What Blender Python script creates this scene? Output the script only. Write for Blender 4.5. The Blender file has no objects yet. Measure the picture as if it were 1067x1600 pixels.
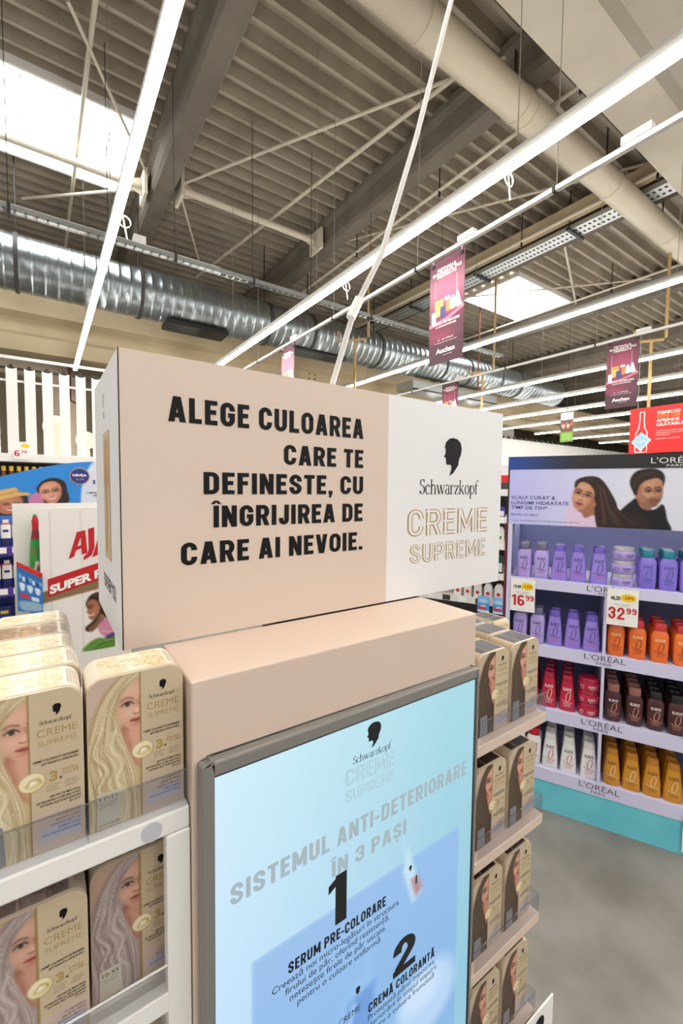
import bpy, math, random
import numpy as np
from mathutils import Matrix, Vector
random.seed(7)
S = bpy.context.scene
COL = S.collection

# ------------------------------------------------------------------ camera
# world: X runs along the kiosk front, Y away from it, Z up, floor at 0
cam_d = bpy.data.cameras.new('camera')
cam = bpy.data.objects.new('camera', cam_d)
COL.objects.link(cam)
cam_d.sensor_fit = 'VERTICAL'
cam_d.sensor_height = 36.0
cam_d.lens = 671.17 / 1600 * 36.0
cam_d.clip_start = 0.02
cam_d.clip_end = 200
R_ = Vector((0.82242382, -0.56879228, 0.00971618))
D_ = Vector((-0.02344813, -0.05095918, -0.99842543))
F_ = Vector((0.56839180, 0.82090104, -0.05524716))
cm = Matrix.Identity(4)
for i in range(3):
    cm[i][0], cm[i][1], cm[i][2] = R_[i], -D_[i], -F_[i]
cm[2][3] = 1.6
cam.matrix_world = cm
S.camera = cam

# ------------------------------------------------------------------ world, exposure
W = bpy.data.worlds.new('world')
S.world = W
W.use_nodes = True
W.node_tree.nodes['Background'].inputs[0].default_value = (1.0, 1.0, 1.0, 1)
W.node_tree.nodes['Background'].inputs[1].default_value = 0.60
S.view_settings.view_transform = 'Standard'
S.view_settings.look = 'None'
S.view_settings.gamma = 1
S.view_settings.use_curve_mapping = False
S.view_settings.exposure = 0.0
LIGHT_POWER = 57.0      # radiance of the linear luminaires
SKYLIGHT_POWER = 10.0
SCREEN_POWER = 1.0

# ------------------------------------------------------------------ helpers
def lin(h):
    if isinstance(h, str):
        h = h.lstrip('#')
        c = [int(h[i:i + 2], 16) / 255 for i in (0, 2, 4)]
    else:
        c = list(h)
    return tuple(x / 12.92 if x <= .04045 else ((x + .055) / 1.055) ** 2.4 for x in c)

def rgb(h):
    h = h.lstrip('#')
    return np.array([int(h[i:i + 2], 16) / 255 for i in (0, 2, 4)])

MATS = {}
def mat(name, color='#808080', rough=.5, metal=0., emit=0., noise=0., nscale=8., bump=0., spec=.5, coat=0., col2=None, stretch=None):
    m = bpy.data.materials.new(name)
    m.use_nodes = True
    nt = m.node_tree
    b = nt.nodes['Principled BSDF']
    c = lin(color) + (1,)
    b.inputs['Base Color'].default_value = c
    b.inputs['Roughness'].default_value = rough
    b.inputs['Metallic'].default_value = metal
    b.inputs['Specular IOR Level'].default_value = spec
    b.inputs['Coat Weight'].default_value = coat
    if emit:
        b.inputs['Emission Color'].default_value = c
        b.inputs['Emission Strength'].default_value = emit
        b.inputs['Base Color'].default_value = tuple(x * .04 for x in c[:3]) + (1,)
    if noise or bump:
        tc = nt.nodes.new('ShaderNodeTexCoord')
        mp = nt.nodes.new('ShaderNodeMapping')
        nz = nt.nodes.new('ShaderNodeTexNoise')
        nz.inputs['Scale'].default_value = nscale
        nz.inputs['Detail'].default_value = 6
        if stretch:
            mp.inputs['Scale'].default_value = stretch
        nt.links.new(tc.outputs['Object'], mp.inputs[0])
        nt.links.new(mp.outputs[0], nz.inputs['Vector'])
        if noise:
            mx = nt.nodes.new('ShaderNodeMix')
            mx.data_type = 'RGBA'
            d = lin(col2) if col2 else tuple(x * (1 - noise) for x in c[:3])
            mx.inputs[6].default_value = c
            mx.inputs[7].default_value = d + (1,)
            rp = nt.nodes.new('ShaderNodeValToRGB')
            rp.color_ramp.elements[0].position = .35
            rp.color_ramp.elements[1].position = .68
            nt.links.new(nz.outputs[0], rp.inputs[0])
            nt.links.new(rp.outputs[0], mx.inputs[0])
            nt.links.new(mx.outputs[2], b.inputs['Base Color'])
        if bump:
            bp = nt.nodes.new('ShaderNodeBump')
            bp.inputs['Strength'].default_value = bump
            bp.inputs['Distance'].default_value = .02
            nt.links.new(nz.outputs[0], bp.inputs['Height'])
            nt.links.new(bp.outputs[0], b.inputs['Normal'])
    MATS[name] = m
    return m

def printed(name, rough=.4, emit=0., spec=.4):
    """a printed sheet or a lit screen: ink colours stored on the mesh points"""
    m = bpy.data.materials.new(name)
    m.use_nodes = True
    nt = m.node_tree
    b = nt.nodes['Principled BSDF']
    a = nt.nodes.new('ShaderNodeVertexColor')
    a.layer_name = 'Ink'
    b.inputs['Roughness'].default_value = rough
    b.inputs['Specular IOR Level'].default_value = spec
    if emit:
        b.inputs['Base Color'].default_value = (.01, .01, .01, 1)
        nt.links.new(a.outputs[0], b.inputs['Emission Color'])
        b.inputs['Emission Strength'].default_value = emit
    else:
        nt.links.new(a.outputs[0], b.inputs['Base Color'])
    MATS[name] = m
    return m

def clear(name, tint=(.93, .95, .97), gl=.08):
    m = bpy.data.materials.new(name)
    m.use_nodes = True
    nt = m.node_tree
    for n in list(nt.nodes):
        if n.type != 'OUTPUT_MATERIAL':
            nt.nodes.remove(n)
    out = [n for n in nt.nodes if n.type == 'OUTPUT_MATERIAL'][0]
    t = nt.nodes.new('ShaderNodeBsdfTransparent')
    t.inputs[0].default_value = tint + (1,)
    g = nt.nodes.new('ShaderNodeBsdfGlossy')
    g.inputs['Roughness'].default_value = .08
    x = nt.nodes.new('ShaderNodeMixShader')
    x.inputs[0].default_value = gl
    nt.links.new(t.outputs[0], x.inputs[1])
    nt.links.new(g.outputs[0], x.inputs[2])
    nt.links.new(x.outputs[0], out.inputs[0])
    MATS[name] = m

# ---- lettering: Blender's own font turned into flat meshes
FONT_CACHE = {}
def glyphs(s, bold=0.):
    k = (s, bold)
    if k in FONT_CACHE:
        return FONT_CACHE[k]
    cu = bpy.data.curves.new('lettering', 'FONT')
    cu.body = s
    cu.size = 1
    cu.offset = bold
    cu.resolution_u = 3
    o = bpy.data.objects.new('lettering', cu)
    COL.objects.link(o)
    bpy.context.view_layer.update()
    dg = bpy.context.evaluated_depsgraph_get()
    me = o.evaluated_get(dg).to_mesh()
    V = np.array([v.co[:2] for v in me.vertices]) if len(me.vertices) else np.zeros((0, 2))
    Fc = [tuple(p.vertices) for p in me.polygons]
    o.evaluated_get(dg).to_mesh_clear()
    bpy.data.objects.remove(o)
    bpy.data.curves.remove(cu)
    FONT_CACHE[k] = (V, Fc)
    return V, Fc
CAP = {}
def cap_h(bold):
    if bold not in CAP:
        CAP[bold] = float(glyphs('H', bold)[0][:, 1].max())
    return CAP[bold]

def front(y, x0=0, z0=0):
    return lambda x, z, off: (x0 + x, y - off, z0 + z)

class MB:
    def __init__(self):
        self.v, self.f, self.m, self.s, self.c, self.mats = [], [], [], [], {}, []
    def mi(self, m):
        if m not in self.mats:
            self.mats.append(m)
        return self.mats.index(m)
    def add(self, vs, fs, m, smooth=False):
        b = len(self.v)
        self.v.extend([tuple(float(t) for t in p) for p in vs])
        i = self.mi(m)
        for f in fs:
            self.f.append(tuple(b + k for k in f))
            self.m.append(i)
            self.s.append(smooth)
        return b
    def box(self, x0, y0, z0, x1, y1, z1, m):
        v = [(x, y, z) for x in (x0, x1) for y in (y0, y1) for z in (z0, z1)]
        self.add(v, [(0, 1, 3, 2), (4, 6, 7, 5), (0, 4, 5, 1), (2, 3, 7, 6), (0, 2, 6, 4), (1, 5, 7, 3)], m)
    def prism(self, pts, a, b, axis, m, smooth=False, caps=True):
        """closed profile swept from a to b along an axis"""
        n = len(pts)
        def P(p, t):
            return {'X': (t, p[0], p[1]), 'Y': (p[0], t, p[1]), 'Z': (p[0], p[1], t)}[axis]
        v = [P(p, a) for p in pts] + [P(p, b) for p in pts]
        self.add(v, [(i, (i + 1) % n, n + (i + 1) % n, n + i) for i in range(n)], m, smooth)
        if caps:
            self.add([P(p, a) for p in pts], [tuple(range(n))], m)
            self.add([P(p, b) for p in pts], [tuple(range(n))], m)
    def tube(self, path, r, m, n=10, smooth=True):
        path = [Vector(p) for p in path]
        rings = []
        for i, p in enumerate(path):
            t = (path[min(i + 1, len(path) - 1)] - path[max(i - 1, 0)]).normalized()
            a = Vector((0, 0, 1)) if abs(t.z) < .9 else Vector((1, 0, 0))
            u = t.cross(a).normalized()
            w = t.cross(u)
            rr = r[i] if isinstance(r, (list, tuple)) else r
            rings.append([p + (u * math.cos(2 * math.pi * k / n) + w * math.sin(2 * math.pi * k / n)) * rr for k in range(n)])
        v = [q for ring in rings for q in ring]
        f = []
        for i in range(len(path) - 1):
            for k in range(n):
                f.append((i * n + k, i * n + (k + 1) % n, (i + 1) * n + (k + 1) % n, (i + 1) * n + k))
        self.add(v, f, m, smooth)
        self.add(rings[0], [tuple(range(n))], m)
        self.add(rings[-1], [tuple(range(n))], m)
    def loft(self, secs, m, n=24, smooth=True, caps=True, off=(0, 0)):
        """secs: (z, half width, half depth, exponent)"""
        v = []
        for z, a, b, e in secs:
            for k in range(n):
                t = 2 * math.pi * (k + .5) / n
                c, s = math.cos(t), math.sin(t)
                v.append((off[0] + a * math.copysign(abs(c) ** (2 / e), c), off[1] + b * math.copysign(abs(s) ** (2 / e), s), z))
        f = []
        for i in range(len(secs) - 1):
            for k in range(n):
                f.append((i * n + k, i * n + (k + 1) % n, (i + 1) * n + (k + 1) % n, (i + 1) * n + k))
        self.add(v, f, m, smooth)
        if caps:
            self.add(v[:n], [tuple(range(n))], m)
            self.add(v[-n:], [tuple(range(n))], m)
    def grid(self, cv, mapf, m, off=0.):
        """a painted canvas laid on a surface; mapf(fx, fy, off) with fx, fy in 0..1, fy down"""
        ny, nx = cv.c.shape[:2]
        v = [mapf(i / (nx - 1), j / (ny - 1), off) for j in range(ny) for i in range(nx)]
        f = [(j * nx + i, (j + 1) * nx + i, (j + 1) * nx + i + 1, j * nx + i + 1) for j in range(ny - 1) for i in range(nx - 1)]
        b = self.add(v, f, m)
        c = cv.linear().reshape(-1, 3)
        for k in range(len(v)):
            self.c[b + k] = c[k]
    def shape(self, pts, mapf, m, off=.0006):
        self.add([mapf(p[0], p[1], off) for p in pts], [tuple(range(len(pts)))], m)
    def text(self, s, x, z, h, m, mapf, w=None, bold=.0, align='l', off=.0006, slant=0.):
        V, Fc = glyphs(s, bold)
        if not len(V):
            return
        k = h / cap_h(bold)
        x0, x1 = V[:, 0].min(), V[:, 0].max()
        kx = (w / (x1 - x0)) if w else k
        wd = (x1 - x0) * kx
        sx = x - (0 if align == 'l' else wd if align == 'r' else wd / 2)
        self.add([mapf(sx + (p[0] - x0) * kx + slant * p[1] * k, z + p[1] * k, off) for p in V], Fc, m)
    def sans(self, s, x, z, h, m, mapf, w, align='l', off=.0006, weight=.19, draw=None):
        """condensed grotesque capitals and figures drawn from strokes, h = cap height, w = total width"""
        items, tot = [], 0.
        for c in s:
            W_ = SANS_W.get(c, .52)
            items.append((c, tot, W_))
            tot += W_ + (.0 if c == ' ' else .105)
        tot -= .105
        kx = w / tot
        x -= 0 if align == 'l' else w if align == 'r' else w / 2
        d = draw or weight
        for c, x0, W_ in items:
            for gi, (p, kind) in enumerate(sans_glyph(c, W_, weight, d)):
                og = off + gi * .00005
                q = [(a + x0, b) for a, b in p]
                if kind == 'poly':
                    self.add([mapf(x + a * kx, z + b * h, og) for a, b in q], [tuple(range(len(q)))], m)
                else:
                    self.stroke(q, d, m, lambda a, b, o: mapf(x + a * kx, z + b * h, o), og)
    def stroke(self, pts, w, m, mapf, off=.0006):
        """flat ribbon; w may be a list of widths"""
        n = len(pts)
        L, R = [], []
        for i, p in enumerate(pts):
            a, b = pts[max(i - 1, 0)], pts[min(i + 1, n - 1)]
            dx, dz = b[0] - a[0], b[1] - a[1]
            l = math.hypot(dx, dz) or 1
            ww = (w[i] if isinstance(w, (list, tuple)) else w) / 2
            L.append((p[0] - dz / l * ww, p[1] + dx / l * ww))
            R.append((p[0] + dz / l * ww, p[1] - dx / l * ww))
        self.add([mapf(p[0], p[1], off) for p in L + R], [(i, i + 1, n + i + 1, n + i) for i in range(n - 1)], m)
    def mesh(self, name):
        me = bpy.data.meshes.new(name)
        me.from_pydata(self.v, [], self.f)
        for m in self.mats:
            me.materials.append(MATS[m])
        me.polygons.foreach_set('material_index', self.m)
        me.polygons.foreach_set('use_smooth', self.s)
        if self.c:
            at = me.color_attributes.new('Ink', 'FLOAT_COLOR', 'POINT')
            a = np.ones((len(self.v), 4), np.float32)
            for k, c in self.c.items():
                a[k, :3] = c
            at.data.foreach_set('color', a.ravel())
        me.update()
        return me
    def build(self, name, parent=None, bevel=0., fix=True):
        me = self.mesh(name)
        o = bpy.data.objects.new(name, me)
        COL.objects.link(o)
        if parent:
            o.parent = parent
        if bevel:
            import bmesh
            bm = bmesh.new()
            bm.from_mesh(me)
            bmesh.ops.remove_doubles(bm, verts=bm.verts, dist=1e-5)
            bmesh.ops.recalc_face_normals(bm, faces=bm.faces)
            bm.to_mesh(me)
            bm.free()
            md = o.modifiers.new('bevel', 'BEVEL')
            md.width = bevel
            md.segments = 2
            md.limit_method = 'ANGLE'
        return o

def thing(name, label, cat, loc=(0, 0, 0), rz=0., group=None):
    o = bpy.data.objects.new(name, None)
    COL.objects.link(o)
    o.empty_display_size = .1
    o.location = loc
    o.rotation_euler = (0, 0, rz)
    return tag(o, label, cat, group)

def tag(o, label, cat, group=None):
    o['label'] = label
    o['category'] = cat
    if group:
        o['group'] = group
    return o

def struct(o):
    o['kind'] = 'structure'
    return o

def dup(src, loc, rz=None, label=None, group=None, parts=True):
    r = src.copy()
    COL.objects.link(r)
    r.location = loc
    if rz is not None:
        r.rotation_euler = (0, 0, rz)
    if label:
        r['label'] = label
    if group:
        r['group'] = group
    for ch in (list(src.children) if parts else ()):
        c = ch.copy()
        COL.objects.link(c)
        c.parent = r
        for g in ch.children:
            d = g.copy()
            COL.objects.link(d)
            d.parent = c
    return r

def spline(pts, closed=True, n=8):
    P = [np.array(p, float) for p in pts]
    out = []
    N = len(P)
    for i in range(N if closed else N - 1):
        p0 = P[(i - 1) % N] if closed or i > 0 else P[0]
        p1, p2 = P[i], P[(i + 1) % N]
        p3 = P[(i + 2) % N] if closed or i < N - 2 else P[-1]
        for k in range(n):
            t = k / n
            out.append(.5 * ((2 * p1) + (-p0 + p2) * t + (2 * p0 - 5 * p1 + 4 * p2 - p3) * t * t + (-p0 + 3 * p1 - 3 * p2 + p3) * t ** 3))
    if not closed:
        out.append(P[-1])
    return np.array(out)

class Canvas:
    """a little painter for printed pictures: x right, y down, in the sheet's own units"""
    def __init__(self, w, h, nx, ny, bg):
        self.w, self.h = w, h
        self.x, self.y = np.meshgrid(np.linspace(0, w, nx), np.linspace(0, h, ny))
        self.c = np.ones((ny, nx, 3)) * rgb(bg)
        self.px = w / (nx - 1)
        self.rng = np.random.RandomState(3)
    def linear(self):
        c = np.clip(self.c, 0, 1)
        return np.where(c <= .04045, c / 12.92, ((c + .055) / 1.055) ** 2.4)
    def put(self, m, col):
        col = rgb(col) if isinstance(col, str) else col
        self.c = self.c * (1 - m[..., None]) + col * m[..., None]
    def dist(self, P, closed=True):
        d = np.full(self.x.shape, 1e9)
        ins = np.zeros(self.x.shape, bool)
        n = len(P)
        for i in range(n if closed else n - 1):
            a, b = P[i], P[(i + 1) % n]
            ab = b - a
            L = (ab @ ab) or 1e-12
            t = np.clip(((self.x - a[0]) * ab[0] + (self.y - a[1]) * ab[1]) / L, 0, 1)
            d = np.minimum(d, np.hypot(self.x - a[0] - t * ab[0], self.y - a[1] - t * ab[1]))
            if closed:
                cr = ((a[1] > self.y) != (b[1] > self.y))
                xi = (b[0] - a[0]) * (self.y - a[1]) / ((b[1] - a[1]) or 1e-12) + a[0]
                ins ^= cr & (self.x < xi)
        return np.where(ins, -d, d) if closed else d
    def poly(self, pts, col, f=None, smooth=True, a=1.):
        P = spline(pts) if smooth else np.array(pts, float)
        f = max(f or 0, self.px * .7)
        self.put(np.clip(.5 - self.dist(P) / (2 * f), 0, 1) * a, col)
    def ell(self, cx, cy, rx, ry, col, f=.15, a=1., rot=0.):
        dx, dy = self.x - cx, self.y - cy
        c, s = math.cos(rot), math.sin(rot)
        r = np.hypot((dx * c + dy * s) / rx, (-dx * s + dy * c) / ry)
        f = max(f, self.px / min(rx, ry) * .7)
        self.put(np.clip(.5 - (r - 1) / (2 * f), 0, 1) * a, col)
    def line(self, pts, w, col, a=1., smooth=True):
        P = spline(pts, False) if smooth and len(pts) > 2 else np.array(pts, float)
        f = max(w * .5, self.px * .6)
        self.put(np.clip(1 - (self.dist(P, False) - w * .3) / f, 0, 1) * a, col)
    def rect(self, x0, y0, x1, y1, col, a=1.):
        e = self.px * .6
        m = np.clip((self.x - x0) / e + .5, 0, 1) * np.clip((x1 - self.x) / e + .5, 0, 1) * np.clip((self.y - y0) / e + .5, 0, 1) * np.clip((y1 - self.y) / e + .5, 0, 1)
        self.put(m * a, col)
    def strands(self, A, B, cols, n=14, w=.03, a=.6, jit=.02):
        A, B = spline(A, False, 5), spline(B, False, 5)
        k = min(len(A), len(B))
        A = A[np.linspace(0, len(A) - 1, k).astype(int)]
        B = B[np.linspace(0, len(B) - 1, k).astype(int)]
        for i in range(n):
            t = (i + self.rng.rand() * .7) / n
            wob = np.cumsum(self.rng.randn(k, 2), 0) * jit * .25
            self.line(A * (1 - t) + B * t + wob, w * (.6 + .8 * self.rng.rand()), cols[self.rng.randint(len(cols))], a * (.6 + .4 * self.rng.rand()), smooth=False)
    def speckle(self, m, amp):
        self.c += (self.rng.rand(*self.x.shape)[..., None] - .5) * amp * m[..., None]

def face(cv, cx, cy, s, skin='#d9a98c', shade='#b47e64', lip='#b0605a', brow='#5a4334', iris='#3a2c25', rot=0., turn=0., smile=False, light='#efc9ae', beard=None, wx=1.):
    """a printed face; s is half the face height"""
    c, q = math.cos(rot), math.sin(rot)
    def T(x, y):
        x, y = x * s * wx, y * s
        return (cx + x * c - y * q, cy + x * q + y * c)
    def PP(l):
        return [T(*p) for p in l]
    t = turn
    outline = PP([(-.66, -.55), (-.3, -.98), (.3, -.98), (.66, -.55), (.7, 0), (.58, .48), (.3, .88), (0 + t * .2, 1.0), (-.3, .88), (-.58, .48), (-.7, 0)])
    before = cv.c.copy()
    cv.poly(PP([(-.66, -.55), (-.3, -.98), (.3, -.98), (.66, -.55), (.7, 0), (.58, .48), (.3, .88), (0 + t * .2, 1.0), (-.3, .88), (-.58, .48), (-.7, 0)]), skin, .05 * s)
    cv.ell(*T(.55 - t * .9, .25), .28 * s, .6 * s, shade, .8, .55, rot)
    cv.ell(*T(-.2 - t * .3, -.55), .4 * s, .25 * s, light, .9, .5, rot)
    cv.ell(*T(-.3 + t * .2, .25), .22 * s, .2 * s, light, .9, .6, rot)
    cv.ell(*T(.28 + t * .2, .25), .2 * s, .2 * s, light, .9, .45, rot)
    if beard:
        cv.poly(PP([(-.62, .25), (-.35, .38), (0, .3), (.4, .38), (.62, .2), (.5, .6), (.25, .95), (0, 1.02), (-.3, .92), (-.54, .55)]), beard, .12 * s, a=.6)
    for sx in (-1, 1):
        ex = sx * .32 + t * .28
        cv.ell(*T(ex, -.12), .22 * s, .12 * s, shade, .7, .6, rot)
        cv.poly(PP([(ex - .17, -.08), (ex - .04, -.16), (ex + .1, -.15), (ex + .17, -.08), (ex + .06, -.03), (ex - .08, -.03)]), '#d8cabf', .02 * s)
        cv.ell(*T(ex + .01 + t * .04, -.09), .085 * s, .078 * s, iris, .3, 1, rot)
        cv.line(PP([(ex - .19, -.07), (ex - .05, -.165), (ex + .1, -.16), (ex + .2, -.08)]), .04 * s, '#2a1d18', .9)
        cv.line(PP([(ex - .2, -.27), (ex - .02, -.345), (ex + .2, -.27)]), .065 * s, brow, .8)
    n = t * .42
    cv.line(PP([(n * .5 + .06, -.15), (n + .09, .1), (n + .1, .28)]), .05 * s, shade, .6)
    cv.ell(*T(n, .22), .07 * s, .1 * s, light, .8, .6, rot)
    cv.line(PP([(n - .12, .31), (n, .35), (n + .12, .31)]), .05 * s, shade, .9)
    m = t * .3
    if smile:
        cv.poly(PP([(m - .36, .46), (m, .52), (m + .36, .44), (m + .2, .66), (m, .72), (m - .2, .67)]), lip, .03 * s)
        cv.poly(PP([(m - .29, .5), (m, .55), (m + .29, .48), (m + .15, .61), (m, .64), (m - .15, .62)]), '#f6f0ea', .02 * s)
        cv.line(PP([(m - .42, .4), (m - .46, .52), (m - .36, .66)]), .03 * s, shade, .6)
        cv.line(PP([(m + .42, .38), (m + .46, .5), (m + .36, .64)]), .03 * s, shade, .6)
    else:
        cv.poly(PP([(m - .25, .55), (m - .07, .49), (m, .51), (m + .07, .49), (m + .25, .55), (m + .1, .65), (m, .67), (m - .1, .65)]), lip, .03 * s)
        cv.line(PP([(m - .24, .555), (m, .57), (m + .24, .555)]), .028 * s, '#6e3330', .9)
        cv.ell(*T(m, .74), .16 * s, .05 * s, shade, .8, .5, rot)
    f_ = max(.05 * s, cv.px * .7)
    k_ = np.clip(.5 - cv.dist(spline(outline)) / (2 * f_), 0, 1)[..., None]
    cv.c = before * (1 - k_) + cv.c * k_

# head silhouette facing left, unit height, x about -.34..34
HEAD = [(-.02, 1.0), (.16, .97), (.27, .88), (.31, .74), (.29, .58), (.23, .47), (.2, .36), (.2, .3), (.02, .08), (-.13, 0), (-.06, .14), (-.05, .26), (-.1, .30), (-.22, .29),
        (-.25, .34), (-.235, .385), (-.265, .42), (-.25, .46), (-.32, .50), (-.27, .58), (-.265, .68), (-.30, .74), (-.27, .86), (-.16, .96)]
def silhouette(mb, x, z, h, m, mapf, off=.0006, kx=1.):
    # ear-cut by a triangle fan round an inner point strip: split into convex bits for clean filling
    pts = [(x + p[0] * h * kx, z + p[1] * h) for p in HEAD]
    from mathutils.geometry import tessellate_polygon
    tr = tessellate_polygon([[Vector((p[0], p[1], 0)) for p in pts]])
    mb.add([mapf(p[0], p[1], off) for p in pts], [tuple(t) for t in tr], m)

SANS_W = {'I': .19, 'M': .70, 'E': .43, 'F': .42, 'L': .42, 'A': .56, 'T': .46, '.': .19, ',': .19, '-': .28, ' ': .27, 'Î': .19, '1': .32, 'V': .54, 'N': .54, 'J': .42, 'Ă': .56, 'O': .54}
def sans_glyph(c, W, w, dw=None):
    dw = dw or w
    h = w / 2
    L, R, B, T, cx = h, W - h, h, 1 - h, W / 2
    rx = (W - w) / 2
    rz = min(.24, rx * 1.25)
    out = []
    def S_(*p):
        out.append((list(p), 'line'))
    def para(x0, z0, x1, z1, ww=None):
        q = (ww or w * 1.04) / 2 * dw / w
        out.append(([(x0 - q, z0), (x0 + q, z0), (x1 + q, z1), (x1 - q, z1)], 'poly'))
    def ar(px, pz, a, b, a0, a1, n=12):
        return [(px + a * math.cos(math.radians(a0 + (a1 - a0) * i / n)), pz + b * math.sin(math.radians(a0 + (a1 - a0) * i / n))) for i in range(n + 1)]
    base = {'Î': 'I', 'Ș': 'S', 'Ă': 'A'}.get(c, c)
    if base in 'EFLIDPRH':
        S_((L, 0), (L, 1))
    if base in 'EL':
        S_((0, B), (W, B))
    if base in 'EF':
        S_((0, T), (W, T))
        S_((0, .52), (W * .9, .52))
    if base == 'T':
        S_((0, T), (W, T))
        S_((cx, 0), (cx, 1))
    if base in 'AV':
        a, b = (0, 1) if base == 'A' else (1, 0)
        para(h * 1.04, a, cx - h * .25, b)
        para(W - h * 1.04, a, cx + h * .25, b)
        if base == 'A':
            S_((W * .2, .27), (W * .8, .27))
    if base == 'N':
        S_((L, 0), (L, 1)), S_((R, 0), (R, 1))
        para(h, 1, W - h, 0)
    if base == 'M':
        S_((L, 0), (L, 1)), S_((R, 0), (R, 1))
        para(h, 1, cx, .18), para(W - h, 1, cx, .18)
    if base in 'CGO':
        top = ar(cx, T - rz, rx, rz, 0, 180)
        bot = ar(cx, B + rz, rx, rz, 180, 360)
        if base == 'O':
            S_(*(top + bot + [top[0], top[1]]))
        else:
            S_(*([(R, .65)] + top + bot + ([(R, .36)] if base == 'C' else [(R, .5)])))
            if base == 'G':
                S_((W * .52, .47), (W, .47))
    if base == 'U':
        S_(*([(L, 1)] + ar(cx, B + rz, rx, rz, 180, 360) + [(R, 1)]))
    if base == 'J':
        S_(*([(R, 1)] + ar(cx, B + rz, rx, rz, 0, -180) + [(L, .34)]))
    if base == 'D':
        r = min(rz, rx * 1.3)
        S_(*([(0, T)] + ar(R - rx * .95, T - r, rx * .95, r, 90, 0) + ar(R - rx * .95, B + r, rx * .95, r, 0, -90) + [(0, B)]))
    if base in 'PR':
        q = (T - .45) / 2
        S_(*([(0, T)] + ar(R - rx * .8, T - q, rx * .8, q, 90, -90) + [(0, .45)]))
        if base == 'R':
            para(W * .55, .47, W - h * .95, 0)
    if base == 'S':
        a = .215
        S_(*([(R, T - a - .04)] + ar(cx, T - a, rx, a, 0, 180) + [(L + .02, .62), (cx - rx * .45, .555), (cx + rx * .45, .455), (R - .02, .38)] + ar(cx, B + a, rx, a, 0, -180) + [(L, B + a + .05)]))
    if c in '.,':
        S_((cx, 0), (cx, w))
        if c == ',':
            para(cx - .03, -.17, cx + .02, .02, w * .6)
    if c == '-':
        S_((0, .42), (W, .42))
    if c == 'Î':
        para(cx - .13, 1.07, cx, 1.23, w * .7), para(cx + .13, 1.07, cx, 1.23, w * .7)
    if c == 'Ș':
        para(cx - .04, -.25, cx + .03, -.07, w * .7)
    if c == 'Ă':
        S_(*[(cx + .13 * math.cos(t), 1.2 + .1 * math.sin(t)) for t in np.linspace(math.pi, 2 * math.pi, 8)])
    if c == '1':
        S_((R, 0), (R, 1))
        out.append(([(0, .70), (R, .86), (R, 1), (R - .03, 1), (0, .86)], 'poly'))
    if c == '2':
        a = .235
        S_(*([(L, T - a - .06)] + ar(cx, T - a, rx, a, 180, -25) + [(L + .04, .2), (L, B)]))
        S_((0, B), (W, B))
    if c == '3':
        S_(*([(L, T - .26)] + ar(cx, T - .2, rx, .2, 180, -80) + ar(cx, B + .225, rx, .225, 85, -180) + [(L, B + .28)]))
        S_((cx - .06, .53), (cx + .06, .53))
    if c in '69':
        k = (lambda p: p) if c == '6' else (lambda p: [(W - a, 1 - b) for a, b in p])
        ring = ar(cx, B + .22, rx, .22, 0, 360, 22)
        S_(*k(ring + [ring[1]]))
        S_(*k(ar(cx, T - .22, rx, .22, 22, 180) + [(L, B + .2)]))
    return out

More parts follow.
